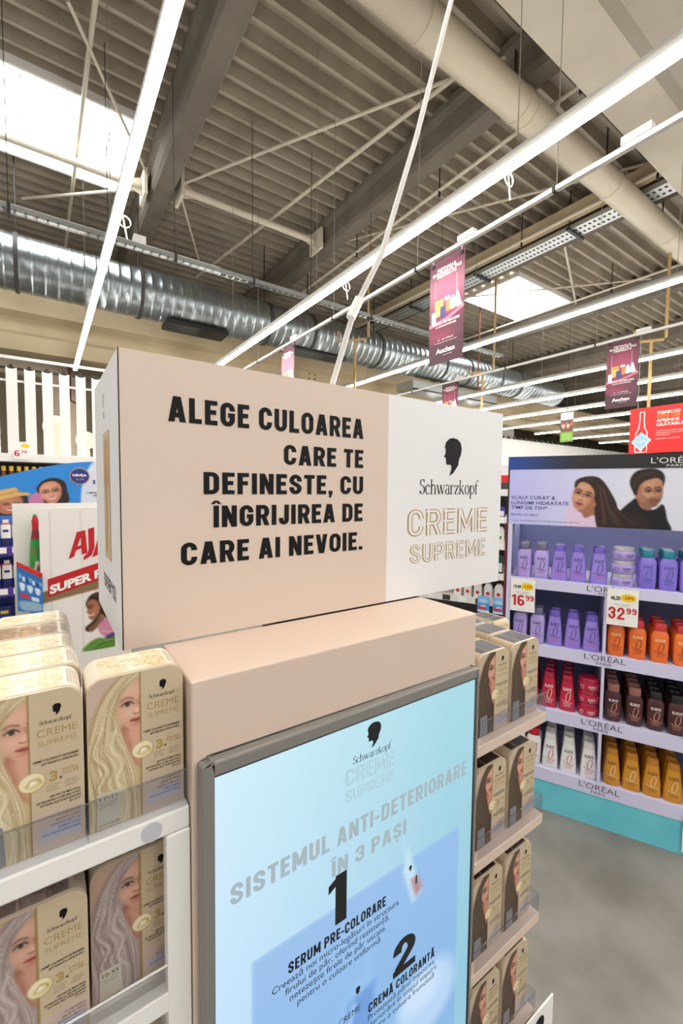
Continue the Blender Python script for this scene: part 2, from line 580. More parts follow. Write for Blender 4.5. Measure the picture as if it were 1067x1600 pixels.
# a small serif hand for the maker's name, em units
def arc(cx, cz, rx, rz, a0, a1, n=9):
    return [(cx + rx * math.cos(math.radians(a0 + (a1 - a0) * i / n)), cz + rz * math.sin(math.radians(a0 + (a1 - a0) * i / n))) for i in range(n + 1)]
K, T_ = .085, .035
def bowl(cx, cz, rx, rz, a0, a1):
    p = arc(cx, cz, rx, rz, a0, a1, 14)
    return p, [T_ + (K - T_) * abs((q[0] - cx) / rx) ** 1.5 for q in p]
SERIF = {
    'S': (.46, [bowl(.22, .55, .15, .15, 20, 270), bowl(.22, .22, .17, .19, 90, -160), ([(.37, .72), (.37, .56)], T_), ([(.04, .18), (.04, .0)], T_)]),
    'c': (.40, [bowl(.20, .23, .16, .23, 45, 320), ([(.33, .40), (.29, .36)], .09)]),
    'h': (.52, [([(.1, 0), (.1, .72)], K), (arc(.25, .28, .15, .18, 170, 0), K * .7), ([(.4, .28), (.4, 0)], K), ([(.02, .012), (.19, .012)], T_), ([(.32, .012), (.49, .012)], T_), ([(.02, .70), (.1, .70)], T_)]),
    'w': (.72, [([(.06, .45), (.22, 0)], K), ([(.22, 0), (.36, .45)], T_), ([(.34, .45), (.5, 0)], K), ([(.5, 0), (.65, .45)], T_), ([(0, .44), (.14, .44)], T_), ([(.28, .44), (.42, .44)], T_), ([(.57, .44), (.71, .44)], T_)]),
    'a': (.44, [(arc(.2, .32, .14, .14, 150, 0), T_ + .02), ([(.33, .34), (.33, .06), (.41, .01)], K), bowl(.2, .13, .14, .13, 90, 340)]),
    'r': (.38, [([(.1, 0), (.1, .45)], K), (arc(.25, .28, .15, .16, 170, 60), T_), ([(.3, .40), (.34, .38)], .09), ([(.02, .012), (.2, .012)], T_), ([(.02, .44), (.1, .44)], T_)]),
    'z': (.42, [([(.05, .44), (.36, .44)], T_), ([(.36, .44), (.05, .01)], K), ([(.05, .015), (.38, .015)], T_), ([(.38, .015), (.38, .12)], T_), ([(.05, .44), (.05, .33)], T_)]),
    'k': (.52, [([(.1, 0), (.1, .72)], K), ([(.12, .2), (.38, .44)], T_), ([(.2, .26), (.44, 0)], K), ([(.02, .012), (.19, .012)], T_), ([(.36, .012), (.5, .012)], T_), ([(.3, .44), (.46, .44)], T_), ([(.02, .70), (.1, .70)], T_)]),
    'o': (.46, [bowl(.23, .23, .18, .23, 0, 360)]),
    'p': (.50, [([(.1, -.22), (.1, .45)], K), bowl(.26, .23, .18, .22, 0, 360), ([(.01, -.21), (.19, -.21)], T_), ([(.02, .44), (.1, .44)], T_)]),
    'f': (.30, [([(.12, 0), (.12, .55)], K), (arc(.27, .55, .15, .17, 180, 40), T_ + .01), ([(.0, .44), (.3, .44)], T_), ([(.03, .012), (.24, .012)], T_)]),
}
def maker_name(mb, x, z, w, m, mapf, off=.0006, kz=1.0):
    s = 'Schwarzkopf'
    tot = sum(SERIF[c][0] for c in s)
    k = w / tot
    for c in s:
        a, st = SERIF[c]
        for p, wd in st:
            mb.stroke([(x + q[0] * k, z + q[1] * k * kz) for q in p], [t * k for t in wd] if isinstance(wd, list) else wd * k, m, mapf, off)
        x += a * k

# ------------------------------------------------------------------ materials
mat('concrete floor', '#8a857f', .55, noise=1, col2='#757068', nscale=4.5, bump=.06)
mat('roof deck', '#aea391', .5, .0, noise=1, col2='#9c917f', nscale=2)
mat('beam concrete', '#756d60', .85, noise=1, col2='#635b4e', nscale=1.6, bump=.08)
mat('pale painted concrete', '#c2b9a8', .8, noise=1, col2='#b2a997', nscale=1.2)
mat('tan precast', '#bba987', .85, noise=1, col2='#a9977a', nscale=1.1)
mat('wall tan', '#a3957a', .9, noise=1, col2='#8d8069', nscale=.8)
mat('painted pipe', '#cabfa8', .45)
mat('cream steel', '#d3c8b4', .5)
mat('zinc duct', '#b9c0c2', .28, .9, noise=1, col2='#8f979a', nscale=5, stretch=(14, 1, 1))
mat('zinc seam', '#7d8484', .35, .9)
mat('galvanised', '#bfc3c4', .4, .8)
mat('black steel', '#1d1c1b', .5)
mat('dark grey', '#3a3835', .6)
mat('charcoal', '#2e2a28', .6)
mat('rust red', '#7c3326', .6)
mat('yellow conduit', '#b3925a', .5)
mat('white plastic', '#eeebe6', .4)
mat('white paint', '#efece6', .45)
mat('off white board', '#e9e3da', .6)
mat('wire', '#9a9488', .5, .4)
mat('cable sheath', '#cfcac2', .5)
mat('sticker', '#c6c5cc', .3)
mat('lamp housing', '#d4d0c8', .45)
mat('lamp diffuser', '#fffcf6', .5, emit=LIGHT_POWER)
mat('skylight', '#f7fbff', .5, emit=SKYLIGHT_POWER)
mat('globe glow', '#fff1d6', .5, emit=1.0)
mat('kiosk laminate', '#d9c3b1', .38, spec=.6)
mat('header card', '#dac6b6', .6)
mat('header white', '#e9e7e6', .55)
mat('ink black', '#0d0b0a', .6, spec=.25)
mat('ink soft black', '#2a2622', .55)
mat('gold foil', '#c8a86e', .35, .35)
mat('gold ink', '#b49858', .45)
mat('blue ink', '#5c74b8', .5)
mat('tv bezel', '#8d8a84', .4, .3)
mat('carton', '#dccab0', .45)
mat('carton side', '#d8c39f', .5)
mat('carton panel', '#d3bf9d', .4)
mat('label card', '#cfc6b4', .55)
mat('cool label', '#8b8c92', .5)
mat('cream swirl', '#efe2b8', .4)
clear('acrylic', (.9, .91, .93), .07)
clear('acrylic edge', (.75, .78, .8), .35)
mat('screen grey', '#a3b5bb', .6, emit=1.)
mat('screen pale', '#b6dcea', .6, emit=1.)
mat('screen ink', '#0e1218', .5)
mat('screen text', '#26395c', .5)
mat('maroon banner', '#5b1f33', .55)
mat('sign red', '#dd2422', .5)
mat('sign orange', '#f39a2a', .5)
mat('sign white', '#f6f1ec', .5)
mat('price red', '#c8202c', .5)
mat('price yellow', '#f4d41f', .5)
mat('price card', '#f4f1ec', .5)
mat('ajax red', '#c1181d', .5)
mat('badge blue', '#25327f', .4)
mat('badge tan', '#b79b86', .5)
mat('deep blue', '#1f2f78', .4)
mat('lilac board', '#d4d1ec', .5)
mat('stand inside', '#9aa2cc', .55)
mat('stand maroon', '#6b1a2a', .5)
mat('stand black', '#2b2829', .45)
mat('stand turquoise', '#72d0de', .5, noise=1, col2='#66c4d4', nscale=6)
mat('stand ink', '#3a3940', .5)
mat('header silver', '#e4e2e0', .4)
mat('product black', '#2b2527', .4)
for nm, c in (('purple', '#9a84dc'), ('violet', '#8a74d6'), ('lilac', '#b7a3e4'), ('orange', '#f2762c'), ('red', '#c01f45'), ('brown', '#4a2426'), ('white', '#eceae8'), ('gold', '#d3922a')):
    mat('bottle ' + nm, c, .28, coat=.3)
for nm, c in (('grey', '#6f7088'), ('purple', '#6a55b8'), ('teal', '#1f7f98'), ('red', '#d43c38'), ('crimson', '#a81539'), ('copper', '#9b6458'), ('black', '#1d1718'), ('white', '#dfdcd6'), ('gold', '#b9771c'), ('cherry', '#c11d2c'), ('silver', '#a8a6ae')):
    mat('cap ' + nm, c, .3, coat=.3)
for nm, c in (('ink purple', '#3c2f78'), ('ink teal', '#17608f'), ('ink wine', '#7a1c3c'), ('ink cream', '#f0d9b0'), ('ink red', '#c2243c'), ('ink pink', '#d05a86'), ('ink copper', '#d59a80'), ('ink white', '#efe9e6'), ('ink amber', '#6a4412'), ('ink green', '#5f8f2c')):
    mat(nm, c, .5)
mat('pack white', '#e8e4dc', .5)
mat('pack blue', '#3f74c4', .45)
mat('pack navy', '#1b2560', .45)
mat('pack green', '#2f9a38', .45)
mat('pack red', '#c8232a', .45)
mat('pack yellow', '#d9b23a', .45)
mat('pack purple', '#4c2f8e', .45)
mat('pack dark green', '#14463a', .45)
printed('print')
printed('screen picture', emit=SCREEN_POWER)

# ------------------------------------------------------------------ the hall
def flat(name, *boxes):
    mb = MB()
    for b in boxes:
        mb.box(*b)
    return struct(mb.build(name))
flat('floor', (-8, -5, -.1, 46, 15, 0, 'concrete floor'))
# trapezoidal steel deck, ribs along X
mb = MB()
y, prof = -5.0, []
while y < 15:
    prof += [(y, 7.06), (y + .165, 7.06), (y + .195, 6.90), (y + .245, 6.90)]
    y += .275
v = [(-8, p[0], p[1]) for p in prof] + [(46, p[0], p[1]) for p in prof]
n = len(prof)
mb.add(v, [(i, i + 1, n + i + 1, n + i) for i in range(n - 1)], 'roof deck')
mb.box(-8, -5, 7.07, 46, 15, 7.12, 'roof deck')
struct(mb.build('ceiling'))
flat('wall_back', (-8, 14.6, 0, 46, 14.9, 7.05, 'wall tan'))
flat('wall_right', (45.6, -5, 0, 45.9, 14.6, 7.05, 'wall tan'))
# precast beams spanning away from the camera
for i, (x0, x1, zb) in enumerate([(-1.9, -1.45, 6.42), (1.5, 1.95, 6.42), (4.66, 5.1, 6.42), (8.25, 8.7, 6.42), (12.35, 12.8, 6.42), (16.2, 16.65, 6.42), (20, 20.45, 6.42), (24, 24.45, 6.42)]):
    mb = MB()
    zt = 6.93
    pr = [(x0 + .1, zb), (x1 - .1, zb), (x1 - .06, zb + .06), (x1 - .06, zt - .18), (x1, zt - .1), (x1, zt), (x0, zt), (x0, zt - .1), (x0 + .06, zt - .18), (x0 + .06, zb + .06)]
    mb.prism(pr, -5, 14.6, 'Y', 'beam concrete')
    struct(mb.build('trim_%d' % (i + 1)))
# pale box beam crossing overhead
mb = MB()
mb.prism([(2.0, 5.8), (2.5, 5.8), (2.5, 6.9), (1.5, 6.9), (1.5, 6.42), (1.74, 6.34), (2.0, 6.05)], -8, 46, 'X', 'pale painted concrete')
struct(mb.build('trim_9'))
# long tan precast girder behind the duct
mb = MB()
mb.prism([(10.5, 4.20), (10.5, 4.50), (10.62, 4.58), (10.62, 4.86), (10.42, 4.92), (10.42, 5.30), (11.0, 5.30), (11.0, 4.20)], -8, 44, 'X', 'tan precast')
for x in (6.2, 6.38):
    for z in (4.68, 4.8):
        mb.tube([(x, 10.6, z), (x, 10.63, z)], .02, 'black steel', 8)
struct(mb.build('trim_10'))
# skylights
for i, (x0, y0, x1, y1) in enumerate([(-1.2, 7.05, 1.2, 8.85), (9.72, 6.5, 12.2, 8.15)]):
    mb = MB()
    mb.box(x0, y0, 6.86, x1, y1, 6.88, 'skylight')
    for k in range(1, 9):
        xx = x0 + (x1 - x0) * k / 9
        if i == 0:
            mb.box(xx - .006, y0, 6.85, xx + .006, y1, 6.858, 'galvanised')
    for a in ((x0 - .04, y0 - .04, x1 + .04, y0), (x0 - .04, y1, x1 + .04, y1 + .04), (x0 - .04, y0, x0, y1), (x1, y0, x1 + .04, y1)):
        mb.box(a[0], a[1], 6.84, a[2], a[3], 6.95, 'white paint')
    struct(mb.build('window_%d' % (i + 1)))
# tall white partition far down the hall, with dark clips on its top edge
mb = MB()
mb.prism([(0, 0), (1, 0), (1, 0)], 0, 0, 'X', 'white paint', caps=False)
mb = MB()
mb.box(14.5, 11.0, 0, 40, 11.15, 3.76, 'white paint')
for k in range(46):
    mb.box(15.6 + k * .42, 10.97, 3.75, 15.6 + k * .42 + .2, 11.0, 3.84, 'black steel')
mb.box(14.5, 11.6, 0, 17.4, 12.2, 4.35, 'off white board')
struct(mb.build('wall_partition'))

# duct
def run_x(mb, x0, x1, y, z, r, m, n=24):
    mb.tube([(x0, y, z), (x1, y, z)], r, m, n)
d = thing('air_duct', 'large shiny zinc spiral air duct crossing the hall under the roof beams', 'duct', (0, 9, 5.22))
mb = MB()
path, rr = [], []
x = -6.0
while x < 15.8:
    for dx, dr in ((0, 0), (.13, 0), (.14, .008), (.16, .008), (.17, 0)):
        path.append((x + dx, 0, 0))
        rr.append(.43 + dr)
    x += .18
mb.tube(path, rr, 'zinc duct', 36, smooth=True)
mb.build('duct_tube', d)
for x in (-.28, 1.55, 4.1, 5.2, 7.2, 9.6, 10.7, 12.2, 13.3):
    mb = MB()
    mb.tube([(x - .03, 0, 0), (x + .03, 0, 0)], .455, 'dark grey', 36)
    mb.tube([(x, 0, .45), (x, 0, 1.68)], .012, 'black steel', 6)
    mb.build('hanger_strap', d)
mb = MB()
mb.box(2.0, -.25, -.5, 3.2, .25, -.42, 'black steel')
mb.build('grille', d)
mb = MB()
mb.box(4.6, -.2, -.48, 6.2, .2, -.43, 'dark grey')
mb.build('grille', d)
d = thing('air_duct', 'short wide zinc duct plenum hanging behind the third banner, under the spiral duct', 'duct', (10.2, 9.3, 4.45))
mb = MB()
mb.box(-1.6, -.35, 0, 2.2, .35, .22, 'galvanised')
mb.build('plenum', d)
mb = MB()
mb.box(-1.6, -.37, -.03, 2.2, -.30, .0, 'dark grey')
mb.build('flange', d)

# big painted pipe with collars, along X
d = thing('roof_pipe', 'fat cream painted pipe running under the roof beams beside the pale box beam', 'pipe', (0, 3.22, 6.14))
mb = MB()
run_x(mb, -6, 30, 0, 0, .18, 'painted pipe', 28)
mb.build('pipe_run', d)
for x in (3.1, 4.7, 4.85, 7.0, 9.1, 11.2):
    mb = MB()
    mb.tube([(x, 0, 0), (x + .05, 0, 0)], .188, 'painted pipe', 28)
    mb.tube([(x, .05, .16), (x, .05, .86)], .012, 'black steel', 6)
    mb.build('pipe_hanger', d)

# roof bracing: tie tubes with gussets and crossing rods
for (xa, xb, y, lab) in [(-1.45, 1.5, 8.0, 'cream tie tube under the big skylight between two concrete beams'), (1.95, 4.66, 7.68, 'cream tie tube with gusset plates between the two concrete beams above the header')]:
    d = thing('tie_tube', lab, 'roof brace', (xa, y, 6.55))
    mb = MB()
    mb.tube([(.1, 0, 0), (xb - xa - .1, 0, 0)], .06, 'cream steel', 14)
    mb.build('tube', d)
    for x, s in ((0, 1), (xb - xa, -1)):
        mb = MB()
        mb.box(min(x, x + s * .05), -.22, -.2, max(x, x + s * .05), .22, .2, 'cream steel')
        mb.prism([(x, -.16), (x + s * .3, -.05), (x + s * .3, .05), (x, .16)], -.012, .012, 'Y', 'cream steel')
        mb.build('gusset', d)
for a, b, r, lab in [((.33, 5.74, 6.8), (1.5, 7.76, 6.62), .022, 'thin diagonal brace rod in front of the big skylight meeting the gusset'),
                  ((.58, 5.2, 6.8), (.5, 12.2, 6.8), .03, 'long straight brace tube crossing the big skylight'),
                  ((-.2, 9.9, 6.75), (1.5, 8.1, 6.6), .025, 'diagonal brace rod rising from behind the duct to the gusset beside the skylight'),
                  ((2.0, 7.6, 6.6), (4.7, 3.4, 6.8), .024, 'long diagonal brace rod from the gusset towards the fat cream pipe'),
                  ((4.4, 3.6, 6.75), (3.2, 11.0, 6.75), .03, 'brace tube crossing the tie tube between the concrete beams'),
                  ((2.0, 7.8, 6.6), (3.2, 10.6, 6.8), .022, 'short diagonal brace rod falling from the gusset towards the duct'),
                  ((5.2, 7.6, 6.7), (8.2, 2.8, 6.8), .024, 'diagonal brace rod in the bay beyond the second concrete beam'),
                  ((8.8, 4.9, 6.75), (12.3, 6.4, 6.8), .026, 'brace tube above the bright square skylight'),
                  ((8.9, 8.3, 6.7), (12.3, 4.6, 6.78), .022, 'thin brace rod crossing in front of the square skylight')]:
    mb = MB()
    mb.tube([a, b], r, 'cream steel', 8)
    tag(mb.build('brace_rod'), lab, 'roof brace')

# sprinkler pipe beside each beam
for x, z, lab in [(5.3, 6.36, 'slim grey pipe hung along the second concrete beam'), (7.55, 6.3, 'slim cream pipe along the third concrete beam beside the cable tray'), (11.2, 6.4, 'slim pipe passing in front of the square skylight')]:
    d = thing('sprinkler_pipe', lab, 'pipe', (x, 0, z))
    mb = MB()
    mb.tube([(0, -4, 0), (0, 9.5, 0)], .026, 'cream steel', 8)
    mb.build('pipe_run', d)
    mb = MB()
    for y in (2.8, 5, 7.2):
        mb.tube([(0, y, 0), (0, y, .6)], .01, 'black steel', 6)
        mb.tube([(0, y, -.1), (0, y, 0)], .02, 'black steel', 6)
    mb.build('hanger', d)

# cable trays
d = thing('cable_tray', 'perforated steel cable tray running along the third concrete beam', 'cable tray', (7.85, 0, 6.25))
mb = MB()
mb.box(0, -4, 0, .32, 13, .012, 'galvanised')
mb.box(-.01, -4, 0, 0, 13, .08, 'galvanised')
mb.box(.32, -4, 0, .33, 13, .08, 'galvanised')
for k in range(150):
    y = -2 + k * .08
    for xx in (.05, .2):
        mb.box(xx, y, -.003, xx + .06, y + .04, -.001, 'dark grey')
mb.build('tray', d)
mb = MB()
mb.box(-.22, -4, .1, -.06, 13, .3, 'tan precast')
mb.build('ledge', d)
for y in (2.2, 4.2, 6.2, 8.2):
    mb = MB()
    mb.box(-.12, y, -.05, .42, y + .05, -.005, 'black steel')
    mb.tube([(-.1, y, -.05), (-.1, y, .62)], .012, 'black steel', 6)
    mb.build('bracket', d)
d = thing('cable_tray', 'bright wire cable tray hung across the hall in front of the zinc duct', 'cable tray', (0, 6.12, 4.6))
mb = MB()
mb.box(-5, -.05, 0, 8.6, -.042, .06, 'galvanised')
mb.box(-5, .042, 0, 8.6, .05, .06, 'galvanised')
for k in range(136):
    mb.box(-5 + k * .1, -.05, 0, -4.99 + k * .1 + .01, .05, .012, 'galvanised')
mb.box(-5, -.045, .012, 2.1, .045, .07, 'white plastic')
mb.build('tray', d)
for x in (-.25, .72, 1.5, 2.6, 3.6, 4.8, 6.6):
    mb = MB()
    mb.box(x - .01, -.06, -.04, x + .02, .06, .07, 'dark grey')
    mb.tube([(x, 0, 0), (x, 0, 2.3)], .005, 'dark grey', 6)
    mb.build('tray_hanger', d)
mb = MB()
mb.box(1.0, -.06, .07, 1.14, .06, .16, 'white plastic')
mb.build('junction_box', d)

# ------------------------------------------------------------------ luminaires: long runs along Y
RUNS = [(-3.4, 3.9, 'unseen linear ceiling light, run added past the slat fence to light the left side'),  # out of view, added to brighten the left side
        (.565, 3.9, 'white linear ceiling light passing over the white slat fence beside the big skylight'),
        (2.785, 3.9, 'white linear ceiling light rising from behind the header panel past the white cable'),
        (5.75, 3.9, 'white linear ceiling light passing under the square skylight'),
        (8.7, 3.9, 'white linear ceiling light behind the second maroon banner, next after the square skylight one'),
        (10.5, 3.9, 'white linear ceiling light, second run beyond the square skylight'),
        (12.4, 3.9, 'white linear ceiling light, third run beyond the square skylight'),
        (14.4, 3.9, 'white linear ceiling light, fourth run beyond the square skylight'),
        (16.7, 3.9, 'white linear ceiling light, fifth run beyond the square skylight'),
        (19.4, 3.9, 'white linear ceiling light, sixth run beyond the square skylight'),
        (22.2, 3.9, 'white linear ceiling light, last visible run beyond the square skylight')]
for x, z, lab in RUNS:
    d = thing('ceiling_light', lab, 'ceiling light', (x, 0, z), 0, 'linear ceiling lights over the aisles')
    mb = MB()
    mb.prism([(-.03, .012), (.03, .012), (.036, .05), (.022, .085), (-.022, .085), (-.036, .05)], -4.5, 10.2, 'Y', 'lamp housing')
    mb.build('housing', d)
    mb = MB()
    y = -4.45
    while y < 10.1:
        mb.box(-.033, y, -.016, .033, min(y + 1.42, 10.15), .0115, 'lamp diffuser')
        y += 1.42
    mb.build('diffuser', d)
    for y in (1.9, 4.6, 7.4):
        mb = MB()
        mb.tube([(0, y, .085), (0, y, 2.98)], .0035, 'wire', 5)
        mb.build('suspension_wire', d)
for x, y, z, lab in [(2.84, 2.0, 3.80, 'small white cable loop dangling under the long light near the box beam'), (2.84, 4.05, 3.80, 'small white cable loop dangling under the long light near the white cable'), (.62, 4.2, 3.80, 'coiled white cable hanging off the light run beside the big skylight')]:
    mb = MB()
    p = [(x + .05 * math.sin(t) * (1 if z > 3.71 else .9), y, z + .06 + .05 * math.cos(t)) for t in np.linspace(0, 6.0, 14)] + [(x + .02, y, z - .08)]
    mb.tube(p, .006, 'white plastic', 6)
    mb.tube([(x - .055, y, z + .108), (x, y, z + .11)], .004, 'white plastic', 5)
    tag(mb.build('cable_loop'), lab, 'cable')

# thin busbar tracks carrying the banners
TR = [(3.3, 3.9, 'thin white busbar track carrying the big maroon banner'), (7.2, 3.87, 'thin white busbar track carrying the second maroon banner')]
for x, z, lab in TR:
    d = thing('busbar_track', lab, 'track', (x, 0, z))
    mb = MB()
    mb.box(-.02, -4, 0, .02, 9.8, .035, 'white plastic')
    mb.build('rail', d)
    for y in (1.35, 2.75, 6.1):
        mb = MB()
        mb.box(-.035, y - .09, .035, .035, y + .09, .085, 'white plastic')
        mb.build('feed_box', d)
    for y in (1.05, 1.9, 3.4, 5.0, 7.5):
        mb = MB()
        mb.box(-.03, y, -.01, .03, y + .02, .05, 'dark grey')
        mb.tube([(0, y, .035), (0, y, 3.0)], .0035, 'wire', 5)
        mb.build('suspension_wire', d)
for (x, y0, y1, z, lab) in [(3.9, 9.0, 3.0, 3.35, 'thin white rail low behind the header panel')]:
    pass
mb = MB()
mb.box(-3, 7.9, 3.42, 4, 7.94, 3.46, 'white plastic')
tag(mb.build('busbar_track'), 'thin white rail running above the white slat fence', 'track')

# yellow conduits, dropping in steps
for k, (x, y, zt, zb, lab) in enumerate([(5.66, 7.25, 6.9, 4.35, 'ochre pipe drop with a side step beside the white cable'), (9.4, 6.9, 7.04, 4.2, 'ochre pipe drop with a side step behind the second busbar'),
                               (9.6, 3.3, 6.0, 4.05, 'ochre pipe drop forking above the red sign')]):
    mb = MB()
    mb.tube([(x, y, zt), (x, y, zb + .42), (x - .04, y + .03, zb + .38), (x - .55, y + .3, zb + .3), (x - .55, y + .3, zb + .5)], .028, 'yellow conduit', 8)
    mb.tube([(x - .24, y + .14, zb + .36), (x - .24, y + .14, zb - 1.2)], .028, 'yellow conduit', 8)
    tag(mb.build('ochre_pipe'), lab, 'pipe')
mb = MB()
mb.tube([(10.6, 8.3, 7.04), (10.6, 8.3, 4.5)], .02, 'rust red', 8)
tag(mb.build('rust_pipe'), 'thin rust red pipe hanging in front of the zinc duct', 'pipe')
mb = MB()
mb.tube([(.55, 12, 6.9), (.55, 12, 3.6), (.75, 12, 3.5)], .03, 'rust red', 8)
tag(mb.build('rust_pipe'), 'rust red pipe seen above the white slat fence', 'pipe')

# insulated ductwork behind the girder
mb = MB()
mb.tube([(-4, 12.6, 4.5), (-.9, 12.6, 4.5), (.1, 12.6, 4.45), (.42, 12.6, 4.2), (.45, 12.6, 2.2)], .33, 'carton', 16)
tag(mb.build('insulated_duct'), 'fat cream insulated duct elbow seen over the white slat fence', 'duct')
mb = MB()
mb.box(13.9, 11.15, 3.76, 14.9, 11.55, 5.6, 'charcoal')
mb.tube([(14.1, 11.14, 5.2), (14.7, 11.14, 5.2)], .04, 'rust red', 8)
tag(mb.build('air_handler'), 'dark box unit above the far white partition beside the header', 'air unit')

# ------------------------------------------------------------------ hanging banners and signs
def banner_canvas():
    cv = Canvas(1, 2.35, 64, 150, '#4a2430')
    g = np.exp(-((cv.x - .5) / .5) ** 2 - ((cv.y - .85) / .55) ** 2)
    cv.put(np.clip(g * 1.05, 0, 1), '#a02f57')
    cv.rect(0, 0, 1, .12, '#5a3a44', .8)
    for x in (.03, .08, .9, .96):
        cv.line([(x, .5), (x, 1.3)], .02, '#7a2140', .7)
    for x in (.17, .79):
        cv.line([(x, .5), (x, 1.05)], .012, '#e39ab0', .8)
    cv.poly([(0, 1.42), (.5, 1.36), (1, 1.2), (1, 1.28), (.5, 1.45), (0, 1.5)], '#d77a94', .02)
    cv.rect(.17, .92, .4, 1.28, '#e0b04a')
    cv.rect(.22, .97, .36, 1.02, '#b3722a')
    cv.rect(.45, .9, .6, .98, '#e8d2d2')
    cv.rect(.07, 1.16, .2, 1.42, '#cfd6ee')
    cv.rect(.32, 1.08, .48, 1.34, '#37306e')
    cv.rect(.5, 1.0, .62, 1.24, '#c97a3a')
    cv.poly([(.62, 1.2), (.63, .98), (.72, .94), (.76, 1.2)], '#c4d8d4', .01)
    cv.poly([(.77, 1.2), (.78, .92), (.84, .9), (.9, 1.1), (.94, 1.2)], '#dfe6e4', .01)
    cv.poly([(0, 1.5), (.5, 1.44), (1, 1.27), (1, 1.42), (.5, 1.6), (0, 1.66)], '#6b1c36', .02)
    g = np.exp(-((cv.x - .3) / .5) ** 2 - ((cv.y - 1.74) / .13) ** 2)
    cv.put(np.clip(g * .7, 0, 1), '#a02f57')
    return cv
def plane_x(x, yl, zb):
    """sheet seen from the -X side: its left edge is at +Y"""
    return lambda a, z, off: (x - off, yl - a, zb + z)
def make_banner():
    cv = banner_canvas()
    mb = MB()
    w, h = .44, 1.03
    mb.box(.001, -w, 0, .004, 0, h, 'maroon banner')
    mb.grid(cv, lambda fx, fy, off: (-off, -fx * w, h - fy * h), 'print', .0)
    P = lambda a, z, off: (-off, -a, z)
    for t, z, hh, ww in (('FESTIVALUL', .905, .026, .24), ('BRANDURILOR TALE', .872, .026, .36), ('PREFERATE', .839, .026, .24), ('PÂNĂ LA -30% REDUCERE', .385, .022, .34), ('LA SUTE DE PRODUSE', .355, .016, .26)):
        mb.text(t, .22, z, hh, 'sign white', P, w=ww, bold=.02, align='c', off=.002)
    mb.text('12 - 25 APRILIE', .22, .225, .014, 'sign white', P, w=.2, align='c', off=.002)
    mb.text('În limita stocului disponibil', .22, .2, .009, 'sign white', P, w=.28, align='c', off=.002)
    mb.text('Auchan', .22, .1, .048, 'sign white', P, w=.24, bold=.03, align='c', off=.002)
    mb.text('viața, mai bună', .25, .072, .01, 'sign white', P, w=.11, align='c', off=.002)
    return mb
d0 = thing('hanging_banner', 'largest maroon sale banner hanging over the header panel near the square skylight', 'banner', (3.3, 3.21, 2.86), 0, 'maroon sale banners')
make_banner().build('sheet', d0)
for yy in (-.04, -.4):
    mb = MB()
    mb.tube([(-.01, yy, .98), (.01, yy, .98)], .02, 'black steel', 12)
    mb.tube([(0, yy, .98), (0, yy, 1.06)], .004, 'white plastic', 5)
    mb.build('eyelet', d0)
dup(d0, (3.3, 6.56, 2.86), 0, 'small maroon banner hanging beyond the large one, half hidden by the tan header top')
dup(d0, (7.2, 3.24, 2.86), 0, 'maroon sale banner hanging beside the red sign')
dup(d0, (7.2, 6.58, 2.86), 0, 'maroon banner whose top just shows above the white part of the header')

# red sauce sign
d = thing('hanging_sign', 'red hanging sign with a white bottle outline above the shampoo stand', 'sign', (7.2, 2.88, 2.15))
mb = MB()
mb.box(.002, -1.05, 0, .02, 0, .66, 'sign red')
P = lambda a, z, off: (-off, -a, z)
bot = [(.085, .02), (.085, .2), (.09, .3), (.125, .37), (.135, .5), (.132, .56), (.138, .6), (.188, .6), (.192, .56), (.188, .5), (.2, .37), (.232, .3), (.235, .2), (.235, .02), (.085, .02)]
mb.stroke(bot, .013, 'sign white', P, .001)
mb.shape([(.03, .17), (.16, .03), (.29, .19), (.16, .31)], P, 'sign white', .002)
mb.shape([(.05, .17), (.16, .05), (.27, .188), (.16, .293)], P, 'screen pale', .003)
mb.text('TABASCO', .16, .16, .022, 'sign white', P, w=.17, align='c', off=.004)
for t, z, m, ww in (('TABASCO®', .545, 'sign white', .28), ('GUSTUL CARE', .495, 'sign orange', .28), ('APRINDE', .435, 'sign white', .27), ('GRĂTARUL', .375, 'sign white', .34)):
    mb.text(t, .34, z, .042, m, P, w=ww, bold=.02, off=.001)
for k, t in enumerate(('CUMPĂRĂ UN PRODUS TABASCO ȘI', 'DESCOPERĂ GUSTUL DE FOC AL', 'GRĂTARULUI', 'PERIOADA CAMPANIEI')):
    mb.text(t, .34, .30 - .03 * k - (.02 if k == 3 else 0), .014, 'sign white', P, w=(.42, .40, .17, .28)[k], off=.001)
mb.build('board', d)
for yy in (-.1, -.95):
    mb = MB()
    mb.tube([(0, yy, .66), (0, yy, 1.72)], .004, 'wire', 5)
    mb.build('suspension_wire', d)
# small two-part food poster farther off
d = thing('hanging_sign', 'small food picture sign with a green lower half hanging before the far white partition', 'sign', (12.0, 6.55, 2.95))
cv = Canvas(1, 2.1, 24, 50, '#5b3a30')
cv.rect(0, 0, 1, .55, '#cdd2e2')
for i in range(7):
    cv.ell(.15 + .12 * i, .85 + .3 * (i % 3) / 2, .12, .14, ('#a4583f', '#e2b9a2', '#7a3a2c')[i % 3], .3)
cv.rect(0, 1.38, 1, 2.1, '#6f9a3a')
for k in range(4):
    cv.line([(.15, 1.55 + .12 * k), (.85, 1.55 + .12 * k)], .03, '#a8cf76', .8, smooth=False)
mb = MB()
mb.box(.002, -.36, 0, .012, 0, .82, 'pack green')
mb.grid(cv, lambda fx, fy, off: (-off, -fx * .36, .82 - fy * .82), 'print', 0)
mb.build('board', d)
mb = MB()
mb.tube([(0, -.18, .82), (0, -.18, 4.09)], .006, 'black steel', 5)
mb.build('suspension_wire', d)

